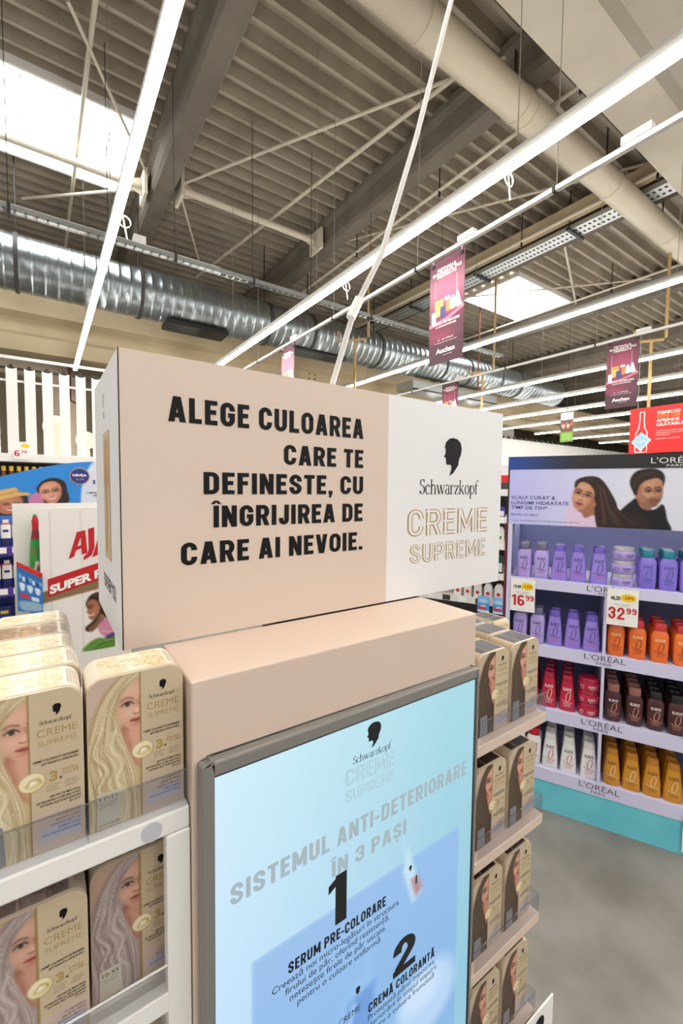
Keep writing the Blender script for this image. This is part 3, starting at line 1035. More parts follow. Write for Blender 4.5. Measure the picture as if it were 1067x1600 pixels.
# ------------------------------------------------------------------ white slat fence on the tall shelf unit
d = thing('slat_fence', 'white picket fence of wide upright slats standing on the tall shelf unit', 'fence', (0, 7.5, 2.02))
for k in range(-9, 6):
    x = -.19 + .203 * k
    mb = MB()
    mb.prism([(x, 0), (x + .125, 0), (x + .125, 1.19), (x + .08, 1.17), (x + .04, 1.17), (x, 1.19)], -.012, .012, 'Y', 'white paint')
    mb.build('slat', d)
mb = MB()
mb.box(-2.1, .015, 1.17, 1.1, .04, 1.2, 'black steel')
for k in range(-9, 6):
    mb.box(-.15 + .203 * k, -.005, 1.17, -.11 + .203 * k, .03, 1.23, 'black steel')
mb.build('top_rail', d)
mb = MB()
mb.box(-2.1, .015, 1.0, 1.1, .03, 1.03, 'white plastic')
mb.build('back_rail', d)
d = thing('shelf_unit', 'tall white shelf unit below the slat fence at the far end', 'shelf', (-.5, 7.35, 0))
mb = MB()
mb.box(-1.6, 0, 1.92, 2.2, .55, 2.03, 'white paint')
mb.build('top_shelf', d)
mb = MB()
mb.box(-1.6, 0.03, 1.5, 2.2, .55, 1.53, 'white paint')
mb.build('shelf', d)
mb = MB()
mb.box(-1.6, .5, 0, 2.2, .55, 1.92, 'dark grey')
mb.build('back_panel', d)
mb = MB()
mb.box(-1.6, 0, 0, 2.2, .5, .12, 'white paint')
mb.build('base', d)
def price_card(loc, w, h, old, pct, eur, cents, label, rz=0., group='price cards'):
    d = thing('price_tag', label, 'price tag', loc, rz)
    mb = MB()
    mb.box(0, 0, 0, w, .003, h, 'price card')
    P = front(-.0005)
    if old:
        mb.text(old, w * .12, h * .70, h * .10, 'ink black', P, w=w * .3, bold=.03)
    mb.stroke([(w * .62 + w * .17 * math.cos(t), h * .76 + 0 * t) for t in (math.pi, 0)], h * .02, 'price yellow', P)
    mb.add([P(w * .68 + w * .25 * math.cos(t), h * .77 + h * .11 * math.sin(t), .0003) for t in np.linspace(0, 2 * math.pi, 25)[:-1]], [tuple(range(24))], 'price yellow')
    if pct:
        mb.text(pct, w * .68, h * .735, h * .085, 'price red', P, w=w * .36, bold=.015, align='c', off=.0012)
    big = len(eur) > 1
    mb.sans(eur, w * .06, h * .17, h * .33, 'price red', P, w=w * (.52 if big else .3), weight=.17)
    if set(cents) <= set('1236 9'):
        mb.sans(cents, w * (.63 if big else .42), h * .34, h * .16, 'price red', P, w=w * .32, weight=.17)
    else:
        mb.text(cents, w * (.63 if big else .42), h * .34, h * .16, 'price red', P, w=w * .33, bold=.02)
    if old:
        mb.text('PREȚ VALABIL', w * .5, h * .57, h * .025, 'ink black', P, w=w * .5, align='c')
        mb.text('ÎN LIMITA STOCULUI', w * .5, h * .525, h * .02, 'ink black', P, w=w * .36, align='c')
        mb.text('lei / buc', w * .5, h * .06, h * .02, 'price red', P, w=w * .2, align='c')
    mb.build('card', d)
    return d
price_card((-.33, 7.33, 1.95), .2, .24, '', '', '6', '79', 'white price card with a red six hanging on the shelf under the slat fence')
def glow_globe(x, z, r, lab):
    mb = MB()
    secs = []
    for t in np.linspace(-1, 1, 15):
        secs.append((z + r * t, r * math.sqrt(max(1 - t * t, .004)), r * math.sqrt(max(1 - t * t, .004)), 2))
    mb.loft([(s[0], s[1], s[2], 2) for s in secs], 'globe glow', 24, off=(x, 7.75))
    mb.loft([(2.03, r * .45, r * .45, 2), (z - r * .95, r * .35, r * .35, 2)], 'globe glow', 16, off=(x, 7.75))
    tag(mb.build('globe_lamp'), lab, 'lamp')
glow_globe(.17, 2.47, .17, 'glowing cream globe behind the middle of the slat fence')
glow_globe(.55, 2.3, .14, 'glowing cream globe at the fence end beside the header')
src = None
for k in range(16):
    if src is None:
        src = thing('oil_bottle', 'small dark bottle with yellow cap on the shelf under the slat fence', 'bottle', (-.95, 7.45, 1.53), 0, 'yellow capped bottles under the fence')
        mb = MB()
        mb.loft([(0, .035, .035, 2), (.2, .035, .035, 2), (.26, .016, .016, 2)], 'rust red', 10)
        mb.loft([(.08, .036, .036, 2), (.15, .036, .036, 2)], 'pack yellow', 10)
        mb.build('body', src)
        mb = MB()
        mb.loft([(.26, .026, .026, 2), (.33, .026, .026, 2)], 'pack yellow', 10)
        mb.build('cap', src)
    else:
        dup(src, (-.95 + .084 * k, 7.45, 1.53))

# ------------------------------------------------------------------ sun care display with two laughing faces
d = thing('sun_care_display', 'blue arched sun care display board with two laughing faces', 'display', (0, 4.5, 0))
cv = Canvas(2.0, 1.0, 130, 66, '#2f86d4')
# sheet units: 2.0 wide = 1.0 m; origin top-left at x=-.5 z=1.85
cv.ell(2.0, .75, .46, .9, '#d5d9e6', .03)
cv.poly([(.12, .85), (.15, .62), (.3, .5), (.7, .5), (.78, .7), (.78, 1.0), (.1, 1.0)], '#2b201c', .01)
cv.poly([(.34, .78), (.34, .56), (.5, .5), (.68, .58), (.7, .8), (.6, .96), (.42, .96)], '#b07058', .02)
face(cv, .54, .76, .2, skin='#b9765c', shade='#8d4f3c', light='#d79a80', smile=True, rot=.12)
cv.poly([(.22, .68), (.24, .52), (.32, .42), (.36, .36), (.6, .34), (.66, .46), (.78, .5), (.8, .56), (.6, .56), (.4, .62), (.28, .72)], '#d9ae68', .012)
cv.line([(.34, .5), (.62, .44), (.7, .48)], .02, '#a87f42', .8)
cv.poly([(.92, .6), (.9, .42), (1.0, .28), (1.16, .26), (1.3, .36), (1.34, .55), (1.36, .75), (1.2, .85), (.94, .8)], '#2c1e1a', .012)
cv.poly([(.78, .78), (.8, .6), (.9, .52), (.98, .62), (.98, .85), (.8, .9)], '#c67aa4', .02)
face(cv, 1.1, .55, .23, skin='#cd8c70', shade='#a4664f', light='#ecb9a0', smile=True, rot=-.12)
mb = MB()
def arch(fx):
    return 1.665 + .155 * math.sin(min(1, max(0, (fx * 1.0 - .2) / .75)) * math.pi / 2)
mb.grid(cv, lambda fx, fy, off: (-.5 + fx, -off, min(1.85 - fy * .5, 1e9) if False else (arch(fx) - fy * (arch(fx) - 1.35))), 'print', 0)
mb.box(-.5, .004, 1.0, .5, .03, 1.6, 'pack blue')
P = front(0)
mb.add([P(.266 + .078 * math.cos(t), 1.685 + .075 * math.sin(t), .004) for t in np.linspace(0, 6.2832, 33)[:-1]], [tuple(range(32))], 'badge tan')
mb.add([P(.266 + .07 * math.cos(t), 1.685 + .067 * math.sin(t), .006) for t in np.linspace(0, 6.2832, 33)[:-1]], [tuple(range(32))], 'badge blue')
mb.text('NIVEA', .266, 1.682, .022, 'sign white', P, w=.108, bold=.03, align='c', off=.008)
mb.text('SUN', .266, 1.648, .018, 'badge tan', P, w=.06, align='c', off=.008)
mb.text('S', .365, 1.618, .034, 'badge blue', P, bold=.04, off=.004)
mb.text('CUMPĂRĂ', .315, 1.53, .014, 'ink black', P, w=.09, bold=.01, off=.004)
mb.text('DE', .37, 1.505, .014, 'ink black', P, w=.03, bold=.01, off=.004)
mb.build('header_board', d)
mb = MB()
mb.box(-.5, .03, 0, .5, .4, 1.34, 'deep blue')
mb.build('body', d)
for z in (1.07, .74, .42):
    mb = MB()
    mb.box(-.5, -.2, z - .02, .1, .03, z, 'deep blue')
    mb.box(-.5, -.205, z - .03, .1, -.2, z + .045, 'pack purple')
    for xx in (-.33, -.22, -.1):
        mb.box(xx, -.208, z - .012, xx + .075, -.206, z + .035, 'price card')
    mb.build('shelf', d)
SB = None
for r, z in enumerate((1.07, .74)):
    for c, x in enumerate((-.41, -.335, -.262, -.19)):
        nm = ('top', 'second')[r]
        lab = 'white and navy sun cream bottle, %s blue shelf, %s from the white panel' % (nm, ('fourth', 'third', 'second', 'next')[c])
        if SB is None:
            SB = thing('sun_cream_bottle', lab, 'bottle', (x, 4.4, z), 0, 'sun cream bottles')
            mb = MB()
            mb.loft([(0, .033, .02, 3), (.1, .033, .02, 3)], 'pack navy', 16)
            mb.loft([(.1, .033, .02, 3), (.2, .033, .02, 3), (.215, .028, .016, 3)], 'pack white', 16)
            mb.shape([(-.018, .15), (.018, .15), (.018, .17), (-.018, .17)], front(-.0205), 'badge blue', .001)
            mb.build('body', SB)
            mb = MB()
            mb.loft([(.215, .02, .014, 3), (.25, .02, .014, 3)], 'pack white', 14)
            mb.loft([(.215, .034, .021, 3), (.222, .034, .021, 3)], 'pack red', 14)
            mb.build('cap', SB)
        else:
            dup(SB, (x, 4.4, z), 0, lab)
mb = MB()
mb.box(-.33, 4.36, .42, -.24, 4.44, .62, 'pack navy')
mb.shape([(-.31, .56), (-.26, .56), (-.26, .585), (-.31, .585)], front(4.36), 'pack yellow', .002)
mb.text('CREMA', -.305, .52, .014, 'sign white', front(4.36), w=.04, off=.002)
tag(mb.build('sun_cream_pack'), 'navy pack with yellow band on the lowest blue display shelf', 'pack')

# ------------------------------------------------------------------ white cleaner display with red lettering
d = thing('cleaner_display', 'white cardboard display with big red lettering beside the header side', 'display', (0, 3.2, 0))
cv = Canvas(1, 2.35, 60, 140, '#ebe4dd')
for x in (.13, .55):
    cv.line([(x, .05), (x, 2.3)], .006, '#c4bab2', .7, smooth=False)
cv.poly([(0, 1.3), (1, 1.1), (1, 1.3), (0, 1.48)], '#8a6f4e', .01, smooth=False)
cv.poly([(.9, 1.25), (1, 1.2), (1, 1.7), (.92, 1.6)], '#d99aa0', .02)
cv.poly([(.60, 1.62), (.60, 1.52), (.66, 1.43), (.76, 1.39), (.88, 1.42), (.96, 1.52), (1.0, 1.7), (1.0, 1.92), (.9, 1.86), (.82, 1.78), (.78, 1.9), (.70, 2.0), (.60, 2.02), (.58, 1.95), (.66, 1.88), (.72, 1.78)], '#33201a', .012)
cv.poly([(.605, 1.60), (.63, 1.52), (.70, 1.50), (.77, 1.56), (.79, 1.68), (.74, 1.80), (.68, 1.84), (.635, 1.81), (.625, 1.74), (.60, 1.70), (.612, 1.66)], '#a5684e', .01)
cv.ell(.70, 1.68, .05, .06, '#bd8064', .8, .8)
cv.line([(.63, 1.755), (.665, 1.765), (.70, 1.745)], .016, '#efe2da', .9)
cv.line([(.625, 1.615), (.655, 1.60), (.69, 1.61)], .012, '#2a1712', .9)
cv.line([(.63, 1.645), (.66, 1.64), (.68, 1.65)], .012, '#22120e', .9)
cv.strands([(.66, 1.45), (.80, 1.5), (.88, 1.7), (.80, 1.9)], [(.8, 1.40), (.94, 1.55), (.98, 1.75), (.95, 1.9)], ['#4d3229', '#24140f', '#5f4034'], 14, .012, .7, .012)
cv.strands([(.78, 1.76), (.72, 1.88), (.62, 1.96)], [(.84, 1.8), (.78, 1.94), (.66, 2.05)], ['#8a5f42', '#a97c58', '#6d4632'], 10, .016, .7, .012)
cv.poly([(.76, 1.98), (.84, 1.86), (.95, 1.84), (1.0, 1.88), (1, 2.2), (.9, 2.18), (.80, 2.1)], '#cf8aa4', .015)
cv.strands([(.8, 2.0), (.9, 2.05), (1, 2.02)], [(.84, 2.12), (.92, 2.16), (1, 2.18)], ['#e3a9bd', '#b06c88'], 8, .014, .6, .01)
cv.poly([(.86, 2.16), (1, 2.1), (1, 2.26), (.88, 2.26)], '#4b4b78', .02)
cv.poly([(.55, 2.34), (.62, 2.22), (.76, 2.16), (.9, 2.2), (1, 2.18), (1, 2.35)], '#5a8a34', .02)
cv.strands([(.58, 2.32), (.7, 2.2), (.9, 2.22)], [(.7, 2.34), (.85, 2.26), (1, 2.26)], ['#88b45a', '#3d6a22', '#a5c878'], 12, .014, .7, .02)
mb = MB()
mb.box(-.03, .002, 0, .47, .03, 1.46, 'off white board')
mb.grid(cv, lambda fx, fy, off: (-.03 + fx * .4, -off, 1.46 - fy * .94), 'print', 0)
P = front(0)
PR = 'ajax red'
# slanted capital letters
def letters(pts, dx=0):
    from mathutils.geometry import tessellate_polygon
    q = [(p[0] + dx, p[1]) for p in pts]
    tr = tessellate_polygon([[Vector((p[0], p[1], 0)) for p in q]])
    mb.add([P(p[0], p[1], .002) for p in q], [tuple(t) for t in tr], PR)
for dx in (0, .13):
    letters([(.118, 1.135), (.166, 1.305), (.212, 1.315), (.222, 1.165), (.19, 1.16), (.188, 1.2), (.157, 1.185), (.149, 1.15)], dx)
    mb.shape([(.168 + dx, 1.212), (.187 + dx, 1.222), (.186 + dx, 1.27)], P, 'off white board', .003)
letters([(.228, 1.322), (.262, 1.332), (.262, 1.2), (.245, 1.15), (.2, 1.12), (.2, 1.145), (.222, 1.165), (.229, 1.19)])
mb.shape([(.006, .905), (.29, .985), (.29, 1.10), (.006, 1.018)], P, 'ajax red', .002)
V, Fc = glyphs('SUPER P', .05)
k = .052 / cap_h(.05)
x0, x1 = V[:, 0].min(), V[:, 0].max()
mb.add([P(.015 + (p[0] - x0) / (x1 - x0) * .285, .925 + p[1] * k + (p[0] - x0) / (x1 - x0) * .083, .004) for p in V], Fc, 'sign white')
mb.build('front_panel', d)
mb = MB()
mb.box(-.165, .14, 0, .45, .16, 1.485, 'off white board')
mb.build('back_panel', d)
mb = MB()
mb.box(-.16, .03, .6, .45, .14, .62, 'off white board')
mb.build('shelf', d)
d = thing('cleaner_bottle', 'green and red wrapped cleaner bottle squeezed behind the white display front', 'bottle', (-.05, 3.275, .6205))
secs = [(0, .036, .03, 2.4), (.25, .038, .03, 2.4), (.5, .034, .028, 2.4), (.64, .024, .022, 2.4), (.70, .015, .014, 2.2), (.76, .017, .015, 2.2), (.80, .007, .007, 2)]
def skin(fx, fy, off):
    z = .002 + (1 - fy) * .79
    k = max(i for i in range(len(secs) - 1) if secs[i][0] <= z)
    t = (z - secs[k][0]) / (secs[k + 1][0] - secs[k][0])
    a = secs[k][1] * (1 - t) + secs[k + 1][1] * t + .0012
    b = secs[k][2] * (1 - t) + secs[k + 1][2] * t + .0012
    th = math.pi * (1.0 + fx)
    return (a * math.cos(th), b * math.sin(th), z)
cv = Canvas(.3, 1.6, 20, 80, '#2f9440')
cv.rect(0, 0, .3, .18, '#c5242e')
cv.rect(0, .18, .3, .3, '#8f1f2a')
cv.rect(0, .58, .3, 1.6, '#d9d6cc')
for k in range(26):
    cv.ell(.3 * cv.rng.rand(), .34 + 1.2 * cv.rng.rand(), .025, .05, ['#e9e4d8', '#3aa24a', '#c84a3c', '#7a5a44', '#1f6f30'][k % 5], .3, .9)
mb = MB()
mb.loft(secs, 'pack green', 20)
mb.grid(cv, skin, 'print')
mb.build('body', d)
d = thing('wipes_pack', 'blue pack with a red top edge tucked beside the white display front', 'pack', (-.1, 3.1875, .82))
cv = Canvas(1, 2.6, 22, 56, '#2f6fb4')
for k in range(7):
    cv.rect(.08 + .13 * k, .35 + .1 * (k % 3), .18 + .13 * k, .62 + .1 * (k % 3), ['#7fb4dc', '#e6eef4', '#1d3f78'][k % 3], .9)
for k in range(3):
    cv.poly([(.1 + .3 * k, .9), (.3 + .3 * k, .9), (.26 + .3 * k, 1.3), (.14 + .3 * k, 1.3)], '#dfe8ee', .02)
cv.rect(.1, 1.5, .45, 1.75, '#c8323e')
cv.rect(.55, 1.55, .85, 1.8, '#d9e2ea')
cv.poly([(.1, 2.0), (.9, 1.9), (.9, 2.4), (.2, 2.5)], '#8fb0c8', .05)
mb = MB()
mb.prism([(-.045, .03), (-.045, .3), (.08, .21), (.08, -.01)], -.0115, .0115, 'Y', 'pack blue')
mb.grid(cv, lambda fx, fy, off: (-.045 + .125 * fx, -.0122, (.3 - .09 * fx) * (1 - fy) + (.03 - .04 * fx) * fy), 'print')
mb.prism([(-.045, .3), (-.045, .325), (.08, .24), (.08, .21)], -.014, .0115, 'Y', 'pack red')
mb.build('pack', d)

# ------------------------------------------------------------------ hair dye cartons
BW, BH, BD, BR = .109, .186, .070, .019
def carton_outline(n=7):
    pts = [(-BW / 2, 0)]
    pts += [(-BW / 2 + BR - BR * math.cos(a), BH - BR + BR * math.sin(a)) for a in np.linspace(0, math.pi / 2, n)]
    pts += [(BW / 2 - BR + BR * math.sin(a), BH - BR + BR * math.cos(a)) for a in np.linspace(0, math.pi / 2, n)]
    pts += [(BW / 2, 0)]
    return pts
def half_w(z):
    if z <= BH - BR:
        return BW / 2
    t = (z - (BH - BR)) / BR
    return BW / 2 - BR + BR * math.sqrt(max(0, 1 - t * t))
HAIR = {
    'blond': dict(bg='#c9b09c', base='#c4ae86', cols=['#e6d9b6', '#d3c097', '#a98d62', '#efe5ca', '#8d724a', '#c8b389'], skin='#d5a288', shade='#b27962', light='#ecc7b0', brow='#8a6c50'),
    'ash': dict(bg='#b79a86', base='#aa9792', cols=['#c9bab4', '#b5a39d', '#86736e', '#d6cac4', '#74625e', '#9c8984'], skin='#c89580', shade='#9d6a58', light='#e0b8a4', brow='#6a5448'),
    'brown': dict(bg='#c9b49a', base='#42332a', cols=['#5d4937', '#3a2c22', '#6f5842', '#2c211b', '#7b634a', '#4d3d30'], skin='#cd8e74', shade='#a06350', light='#e6b59c', brow='#2f221a'),
}
def box_canvas(kind, nx, ny):
    h = HAIR[kind]
    cv = Canvas(1, 1.706, nx, ny, h['bg'])
    cv.poly([(.46, -.1), (.3, .1), (.12, .34), (.02, .62), (-.1, .9), (-.1, 1.8), (.54, 1.8), (.54, -.1)], h['base'], .012)
    # neck and shoulder
    cv.poly([(.33, .6), (.36, .78), (.4, 1.0), (.6, 1.12), (.6, .5)], h['shade'], .03)
    cv.poly([(.4, .66), (.42, .84), (.46, 1.02), (.6, 1.1), (.6, .6)], h['skin'], .04)
    face(cv, .492, .375, .305, skin=h['skin'], shade=h['shade'], light=h['light'], brow=h['brow'], lip='#b35f58', turn=-.02, rot=-.03)
    # hair falling over the brow and down the front
    cv.poly([(.58, -.05), (.5, .06), (.42, .12), (.335, .22), (.30, .36), (.29, .5), (.32, .66), (.36, .86), (.44, 1.06), (.52, 1.2), (.52, 1.8), (-.1, 1.8), (-.05, .8), (.06, .5), (.18, .24), (.36, .02)], h['base'], .02)
    cv.strands([(.6, -.02), (.48, .06), (.36, .16), (.29, .34), (.28, .52), (.32, .72), (.38, .92), (.44, 1.2), (.5, 1.72)],
               [(.4, -.02), (.24, .14), (.12, .34), (.04, .58), (.0, .8), (-.03, 1.0), (.0, 1.25), (.02, 1.5), (.0, 1.72)], h['cols'], 20, .05, .45, .02)
    cv.strands([(.6, -.02), (.48, .06), (.36, .16), (.29, .34), (.28, .52), (.32, .72), (.40, .92), (.46, 1.2), (.5, 1.72)],
               [(.4, -.02), (.24, .14), (.12, .34), (.05, .58), (.0, .8), (-.03, 1.0), (.0, 1.25), (.02, 1.5), (.0, 1.72)], h['cols'], 90, .009, .55, .008)
    cv.strands([(.3, .62), (.26, .8), (.36, 1.0), (.3, 1.2), (.42, 1.4), (.4, 1.7)], [(.08, .62), (.02, .85), (.14, 1.05), (.05, 1.25), (.15, 1.45), (.1, 1.7)], h['cols'], 40, .012, .45, .012)
    # gold line and the plain panel
    cv.rect(.535, -.1, 1.1, 1.9, '#cab798')
    cv.rect(.535, 1.28, 1.1, 1.9, '#cdb7a6')
    cv.rect(.52, -.1, .538, 1.9, '#9a7a3c')
    cv.rect(.6, 1.46, .96, 1.6, '#b9bccd', .8)
    # swirl of cream
    cv.ell(.545, .93, .118, .105, '#9a8254', .06, .7)
    cv.ell(.545, .925, .108, .096, '#efe3ba', .06)
    cv.ell(.56, .94, .07, .055, '#cdb67c', .5, .8)
    cv.ell(.54, .92, .05, .04, '#f7efd2', .5)
    cv.line([(.5, .95), (.54, .9), (.6, .91), (.62, .95)], .02, '#b89c60', .7)
    return cv
def swatch_canvas(kind, nx, ny):
    """the printed top: three hair swatches, then fine print towards the rounded shoulder"""
    light = kind in ('blond', 'bronze')
    bg = '#ece0cc' if light else ('#b9aa98' if kind == 'ash' else '#c9b596')
    cv = Canvas(1, .42, nx, ny, bg)
    pal = {'blond': ['#e6d3ab', '#f2e6cb', '#d3bb86', '#fbf4e2', '#c3a974'], 'ash': ['#7f6d69', '#94817c', '#675653', '#a8968f', '#574845'],
           'brown': ['#2a2019', '#1c1511', '#3b2d24', '#4a392d', '#15100d'], 'bronze': ['#9c7a55', '#b8946a', '#84643f', '#c9a980', '#6d5132']}[kind]
    for i in range(3):
        x0 = .2 + i * .197
        cv.rect(x0, .03, x0 + .185, .42, pal[i % 2])
        for k in range(26):
            a, b = x0 + .01 + cv.rng.rand() * .16, .05 + cv.rng.rand() * .34
            r = .015 + .03 * cv.rng.rand()
            t0 = cv.rng.rand() * 6
            arcp = [(min(x0 + .178, max(x0 + .006, a + r * math.cos(t0 + t))), b + r * math.sin(t0 + t)) for t in np.linspace(0, 2.6, 6)]
            cv.line(arcp, .012, pal[cv.rng.randint(5)], .8)
    for k in range(5):
        cv.line([(.82 + .022 * k, .06), (.82 + .022 * k, .36)], .004, '#8d8072', .7, smooth=False)
    return cv
def make_carton(kind, nx, ny, top=None, code=None, fine=True):
    mb = MB()
    out = carton_outline()
    mb.prism(out, -BD / 2, BD / 2, 'Y', 'carton')
    cv = box_canvas(kind, nx, ny)
    def fm(fx, fy, off):
        z = BH * (1 - fy)
        hw = half_w(min(z, BH - .0004)) - .0006
        x = (fx - .5) * BW
        return (max(-hw, min(hw, x)), -BD / 2 - .0004 - off, max(.0005, min(z, BH - .0006)))
    mb.grid(cv, fm, 'print')
    # printed top laid over the curved shoulders
    path = carton_outline(9)[1:-1]
    L = [0]
    for a, b in zip(path[:-1], path[1:]):
        L.append(L[-1] + math.hypot(b[0] - a[0], b[1] - a[1]))
    def tm(fx, fy, off):
        s = fx * L[-1]
        k = max(i for i in range(len(L)) if L[i] <= s + 1e-9)
        k = min(k, len(L) - 2)
        t = (s - L[k]) / (L[k + 1] - L[k])
        x = path[k][0] * (1 - t) + path[k + 1][0] * t
        z = path[k][1] * (1 - t) + path[k + 1][1] * t
        r = .0005 / max(1e-6, math.hypot(x, z - BH * .5))
        return (x * (1 + r * .5), BD / 2 - .001 - fy * (BD - .006), z + .0005 * (1 if z > BH - BR else .2) + r * .0)
    mb.grid(swatch_canvas(top or kind, max(40, nx), 24), tm, 'print')
    P = lambda x, z, off: (x - BW / 2, -BD / 2 - .0006 - off, z)
    u = BW
    silhouette(mb, .772 * u, BH - .275 * u, .125 * u, 'ink black', P, .0002)
    maker_name(mb, .62 * u, BH - .345 * u, .28 * u, 'ink black', P, .0002, kz=1.15)
    mb.text('CREME', .595 * u, BH - .475 * u, .078 * u, 'gold ink', P, w=.355 * u, bold=-.005, off=.0002)
    mb.text('SUPREME', .60 * u, BH - .575 * u, .058 * u, 'gold ink', P, w=.345 * u, bold=-.012, off=.0002)
    if fine:
        for t, zz, x1, w, hh in (('CREMĂ COLORANTĂ DE ÎNGRIJIRE', .735, .955, .40, .024), ('ДОГЛЯДАЮЧА КРЕМ-ФАРБА', .775, .955, .33, .022)):
            mb.text(t, x1 * u, BH - zz * u, hh * u, 'ink soft black', P, w=w * u, bold=.02, align='r', off=.0002)
        mb.text('3', .69 * u, BH - .965 * u, .105 * u, 'gold ink', P, w=.075 * u, bold=.05, off=.0002)
        mb.text('x', .775 * u, BH - .965 * u, .04 * u, 'ink soft black', P, bold=.02, off=.0002)
        mb.text('BONDING', .81 * u, BH - .89 * u, .028 * u, 'gold ink', P, w=.14 * u, off=.0002)
        mb.text('PLEX', .81 * u, BH - .93 * u, .03 * u, 'gold ink', P, w=.08 * u, off=.0002)
        mb.text('10', .905 * u, BH - .93 * u, .035 * u, 'gold ink', P, w=.045 * u, bold=.03, off=.0002)
        for k in range(3):
            mb.text('ser pre-colorare', .665 * u, BH - (1.01 + .028 * k) * u, .012 * u, 'ink soft black', P, w=(.12, .1, .11)[k] * u, off=.0002)
            mb.text('cremă colorantă', .83 * u, BH - (1.01 + .028 * k) * u, .012 * u, 'ink soft black', P, w=(.1, .12, .09)[k] * u, off=.0002)
        for k, (t, w) in enumerate((('PROTECȚIE ÎMPOTRIVA', .27), ('DETERIORĂRII LA FIECARE ETAPĂ', .39), ('ЗАХИЩАЄ ВІД ПОШКОДЖЕННЯ', .36), ('ЕТАПУ', .1))):
            mb.text(t, .965 * u, BH - (1.14 + .037 * k) * u, .022 * u, 'ink soft black', P, w=w * u, bold=.015, align='r', off=.0002)
        for k, (t, w, m) in enumerate((('cu ingrediente', .2, 'ink soft black'), ('până la 100%', .22, 'ink soft black'), ('BONDING MAX CU', .26, 'blue ink'), ('PIGMENT BLEND', .2, 'blue ink'), ('INCLUDE BONDING MASK', .34, 'blue ink'))):
            mb.text(t, .96 * u, BH - (1.36 + .045 * k) * u, .02 * u, m, P, w=w * u, bold=.01 if k > 1 else 0, align='r', off=.0003)
    # shade label in the lower corner
    lm = 'label card' if code else 'cool label'
    mb.shape([(.07 * u, .02 * u), (.32 * u, .02 * u), (.30 * u, .42 * u), (.08 * u, .42 * u)], P, lm, .0002)
    if code:
        mb.text(code, .19 * u, .335 * u, .05 * u, 'ink black', P, w=.17 * u, align='c', off=.0004)
        for k in range(3):
            mb.text('blond deschis', .19 * u, (.30 - .022 * k) * u, .012 * u, 'ink black', P, w=(.19, .13, .17)[k] * u, align='c', off=.0004)
        mb.text('scanează', .19 * u, .05 * u, .02 * u, 'ink black', P, w=.2 * u, align='c', off=.0004)
    return mb
ORD = ['', 'next', 'second', 'third', 'fourth', 'fifth', 'sixth']
def carton(kind, loc, label, group, rz=0., **kw):
    o = make_carton(kind, **kw).build('hair_dye_box')
    o.location = loc
    o.rotation_euler = (0, 0, rz)
    return tag(o, label, 'box', group)
YF = .572   # front plane of the cartons
G1 = 'blond hair dye cartons on the upper ledge'
b1 = carton('blond', (-.0235, YF + BD / 2, 1.1845), 'blond hair dye carton heading the deep row of five on the white ledge', G1, nx=84, ny=140, code=None)
b2 = carton('blond', (.0895, YF + BD / 2 - .001, 1.1845), 'lone blond hair dye carton with the 11-11 label beside the tan screen housing', G1, nx=84, ny=140, code='11-11')
bz = make_carton('blond', 40, 66, top='bronze', fine=False).build('hair_dye_box')
bz.location = (-.0235, YF + BD / 2 + .0735 * 3, 1.1845)
tag(bz, 'hair dye carton with bronze swatches on top, fourth back in the row of five', 'box', G1)
for k, t in ((1, 'second'), (2, 'third'), (4, 'last')):
    o = dup(b1, (-.0235 + .003 * (k % 2), YF + BD / 2 + .0735 * k, 1.1845), (.0, .01, -.008, 0, .012)[k], 'blond hair dye carton, %s back in the row of five on the white ledge' % t, G1)
G2 = 'ash blond hair dye cartons behind the white frame'
a1 = carton('ash', (-.0225, .586 + BD / 2, .9265), 'ash blond carton at the front behind the white frame, beside the 10-55 one', G2, nx=70, ny=116, code=None)
a2 = carton('ash', (.0905, .602 + BD / 2, .9265), 'ash blond carton with the 10-55 label, half hidden by the white frame', G2, nx=70, ny=116, code='10-55')
dup(a1, (-.0225, .586 + BD * 1.5 + .006, .9265), .01, 'ash blond carton showing only its swatch top, behind the front one in the frame', G2)
dup(a2, (.0905, .602 + BD * 1.5 + .006, .9265), 0, 'ash blond hair dye carton showing only its swatch top, behind the 10-55 one', G2)
G3 = 'copper hair dye cartons on the bottom ledge'
cp = make_carton('brown', 30, 50, top='bronze', fine=False).build('hair_dye_box')
cp.location = (.06, .585 + BD / 2, .686)
tag(cp, 'bronze topped hair dye carton on the lowest ledge under the ash blond ones', 'box', G3)

# white ledges holding the blond cartons
d = thing('carton_rack', 'white framed ledge rack holding blond hair dye cartons beside the screen', 'display rack', (0, 0, 0))
def part(name, par, *boxes, bevel=0.):
    mb = MB()
    for b in boxes:
        mb.box(*b)
    return mb.build(name, par, bevel)
part('shelf', d, (-.36, .556, 1.154, .1475, 1.02, 1.184, 'white paint'), bevel=.003)
part('shelf', d, (-.36, .60, .906, .1475, 1.02, .926, 'white paint'), bevel=.003)
part('front_rail', d, (-.36, .556, .914, .1475, .572, .942, 'white paint'), bevel=.002)
part('shelf', d, (-.36, .556, .64, .1475, 1.02, .6855, 'white paint'), bevel=.003)
part('frame_post', d, (.1175, .5545, 0, .1475, .5735, 1.1535, 'white paint'), bevel=.002)
part('side_panel', d, (.1455, .572, 0, .1478, 1.02, 1.154, 'white paint'))
part('back_panel', d, (-.36, 1.02, 0, .1475, 1.035, 1.154, 'off white board'))
part('base', d, (-.36, .58, 0, .1475, 1.02, .1, 'white paint'))
for zb, h in ((1.1845, .048), (.942, .036)):
    l = part('clear_lip', d, (-.36, .5565, zb, .1465 if zb > 1 else .1175, .558, zb + h, 'acrylic'))
    part('lip_edge', l, (-.36, .5562, zb + h, .1465 if zb > 1 else .1175, .5583, zb + h + .0016, 'acrylic edge' if zb > 1 else 'white plastic'))
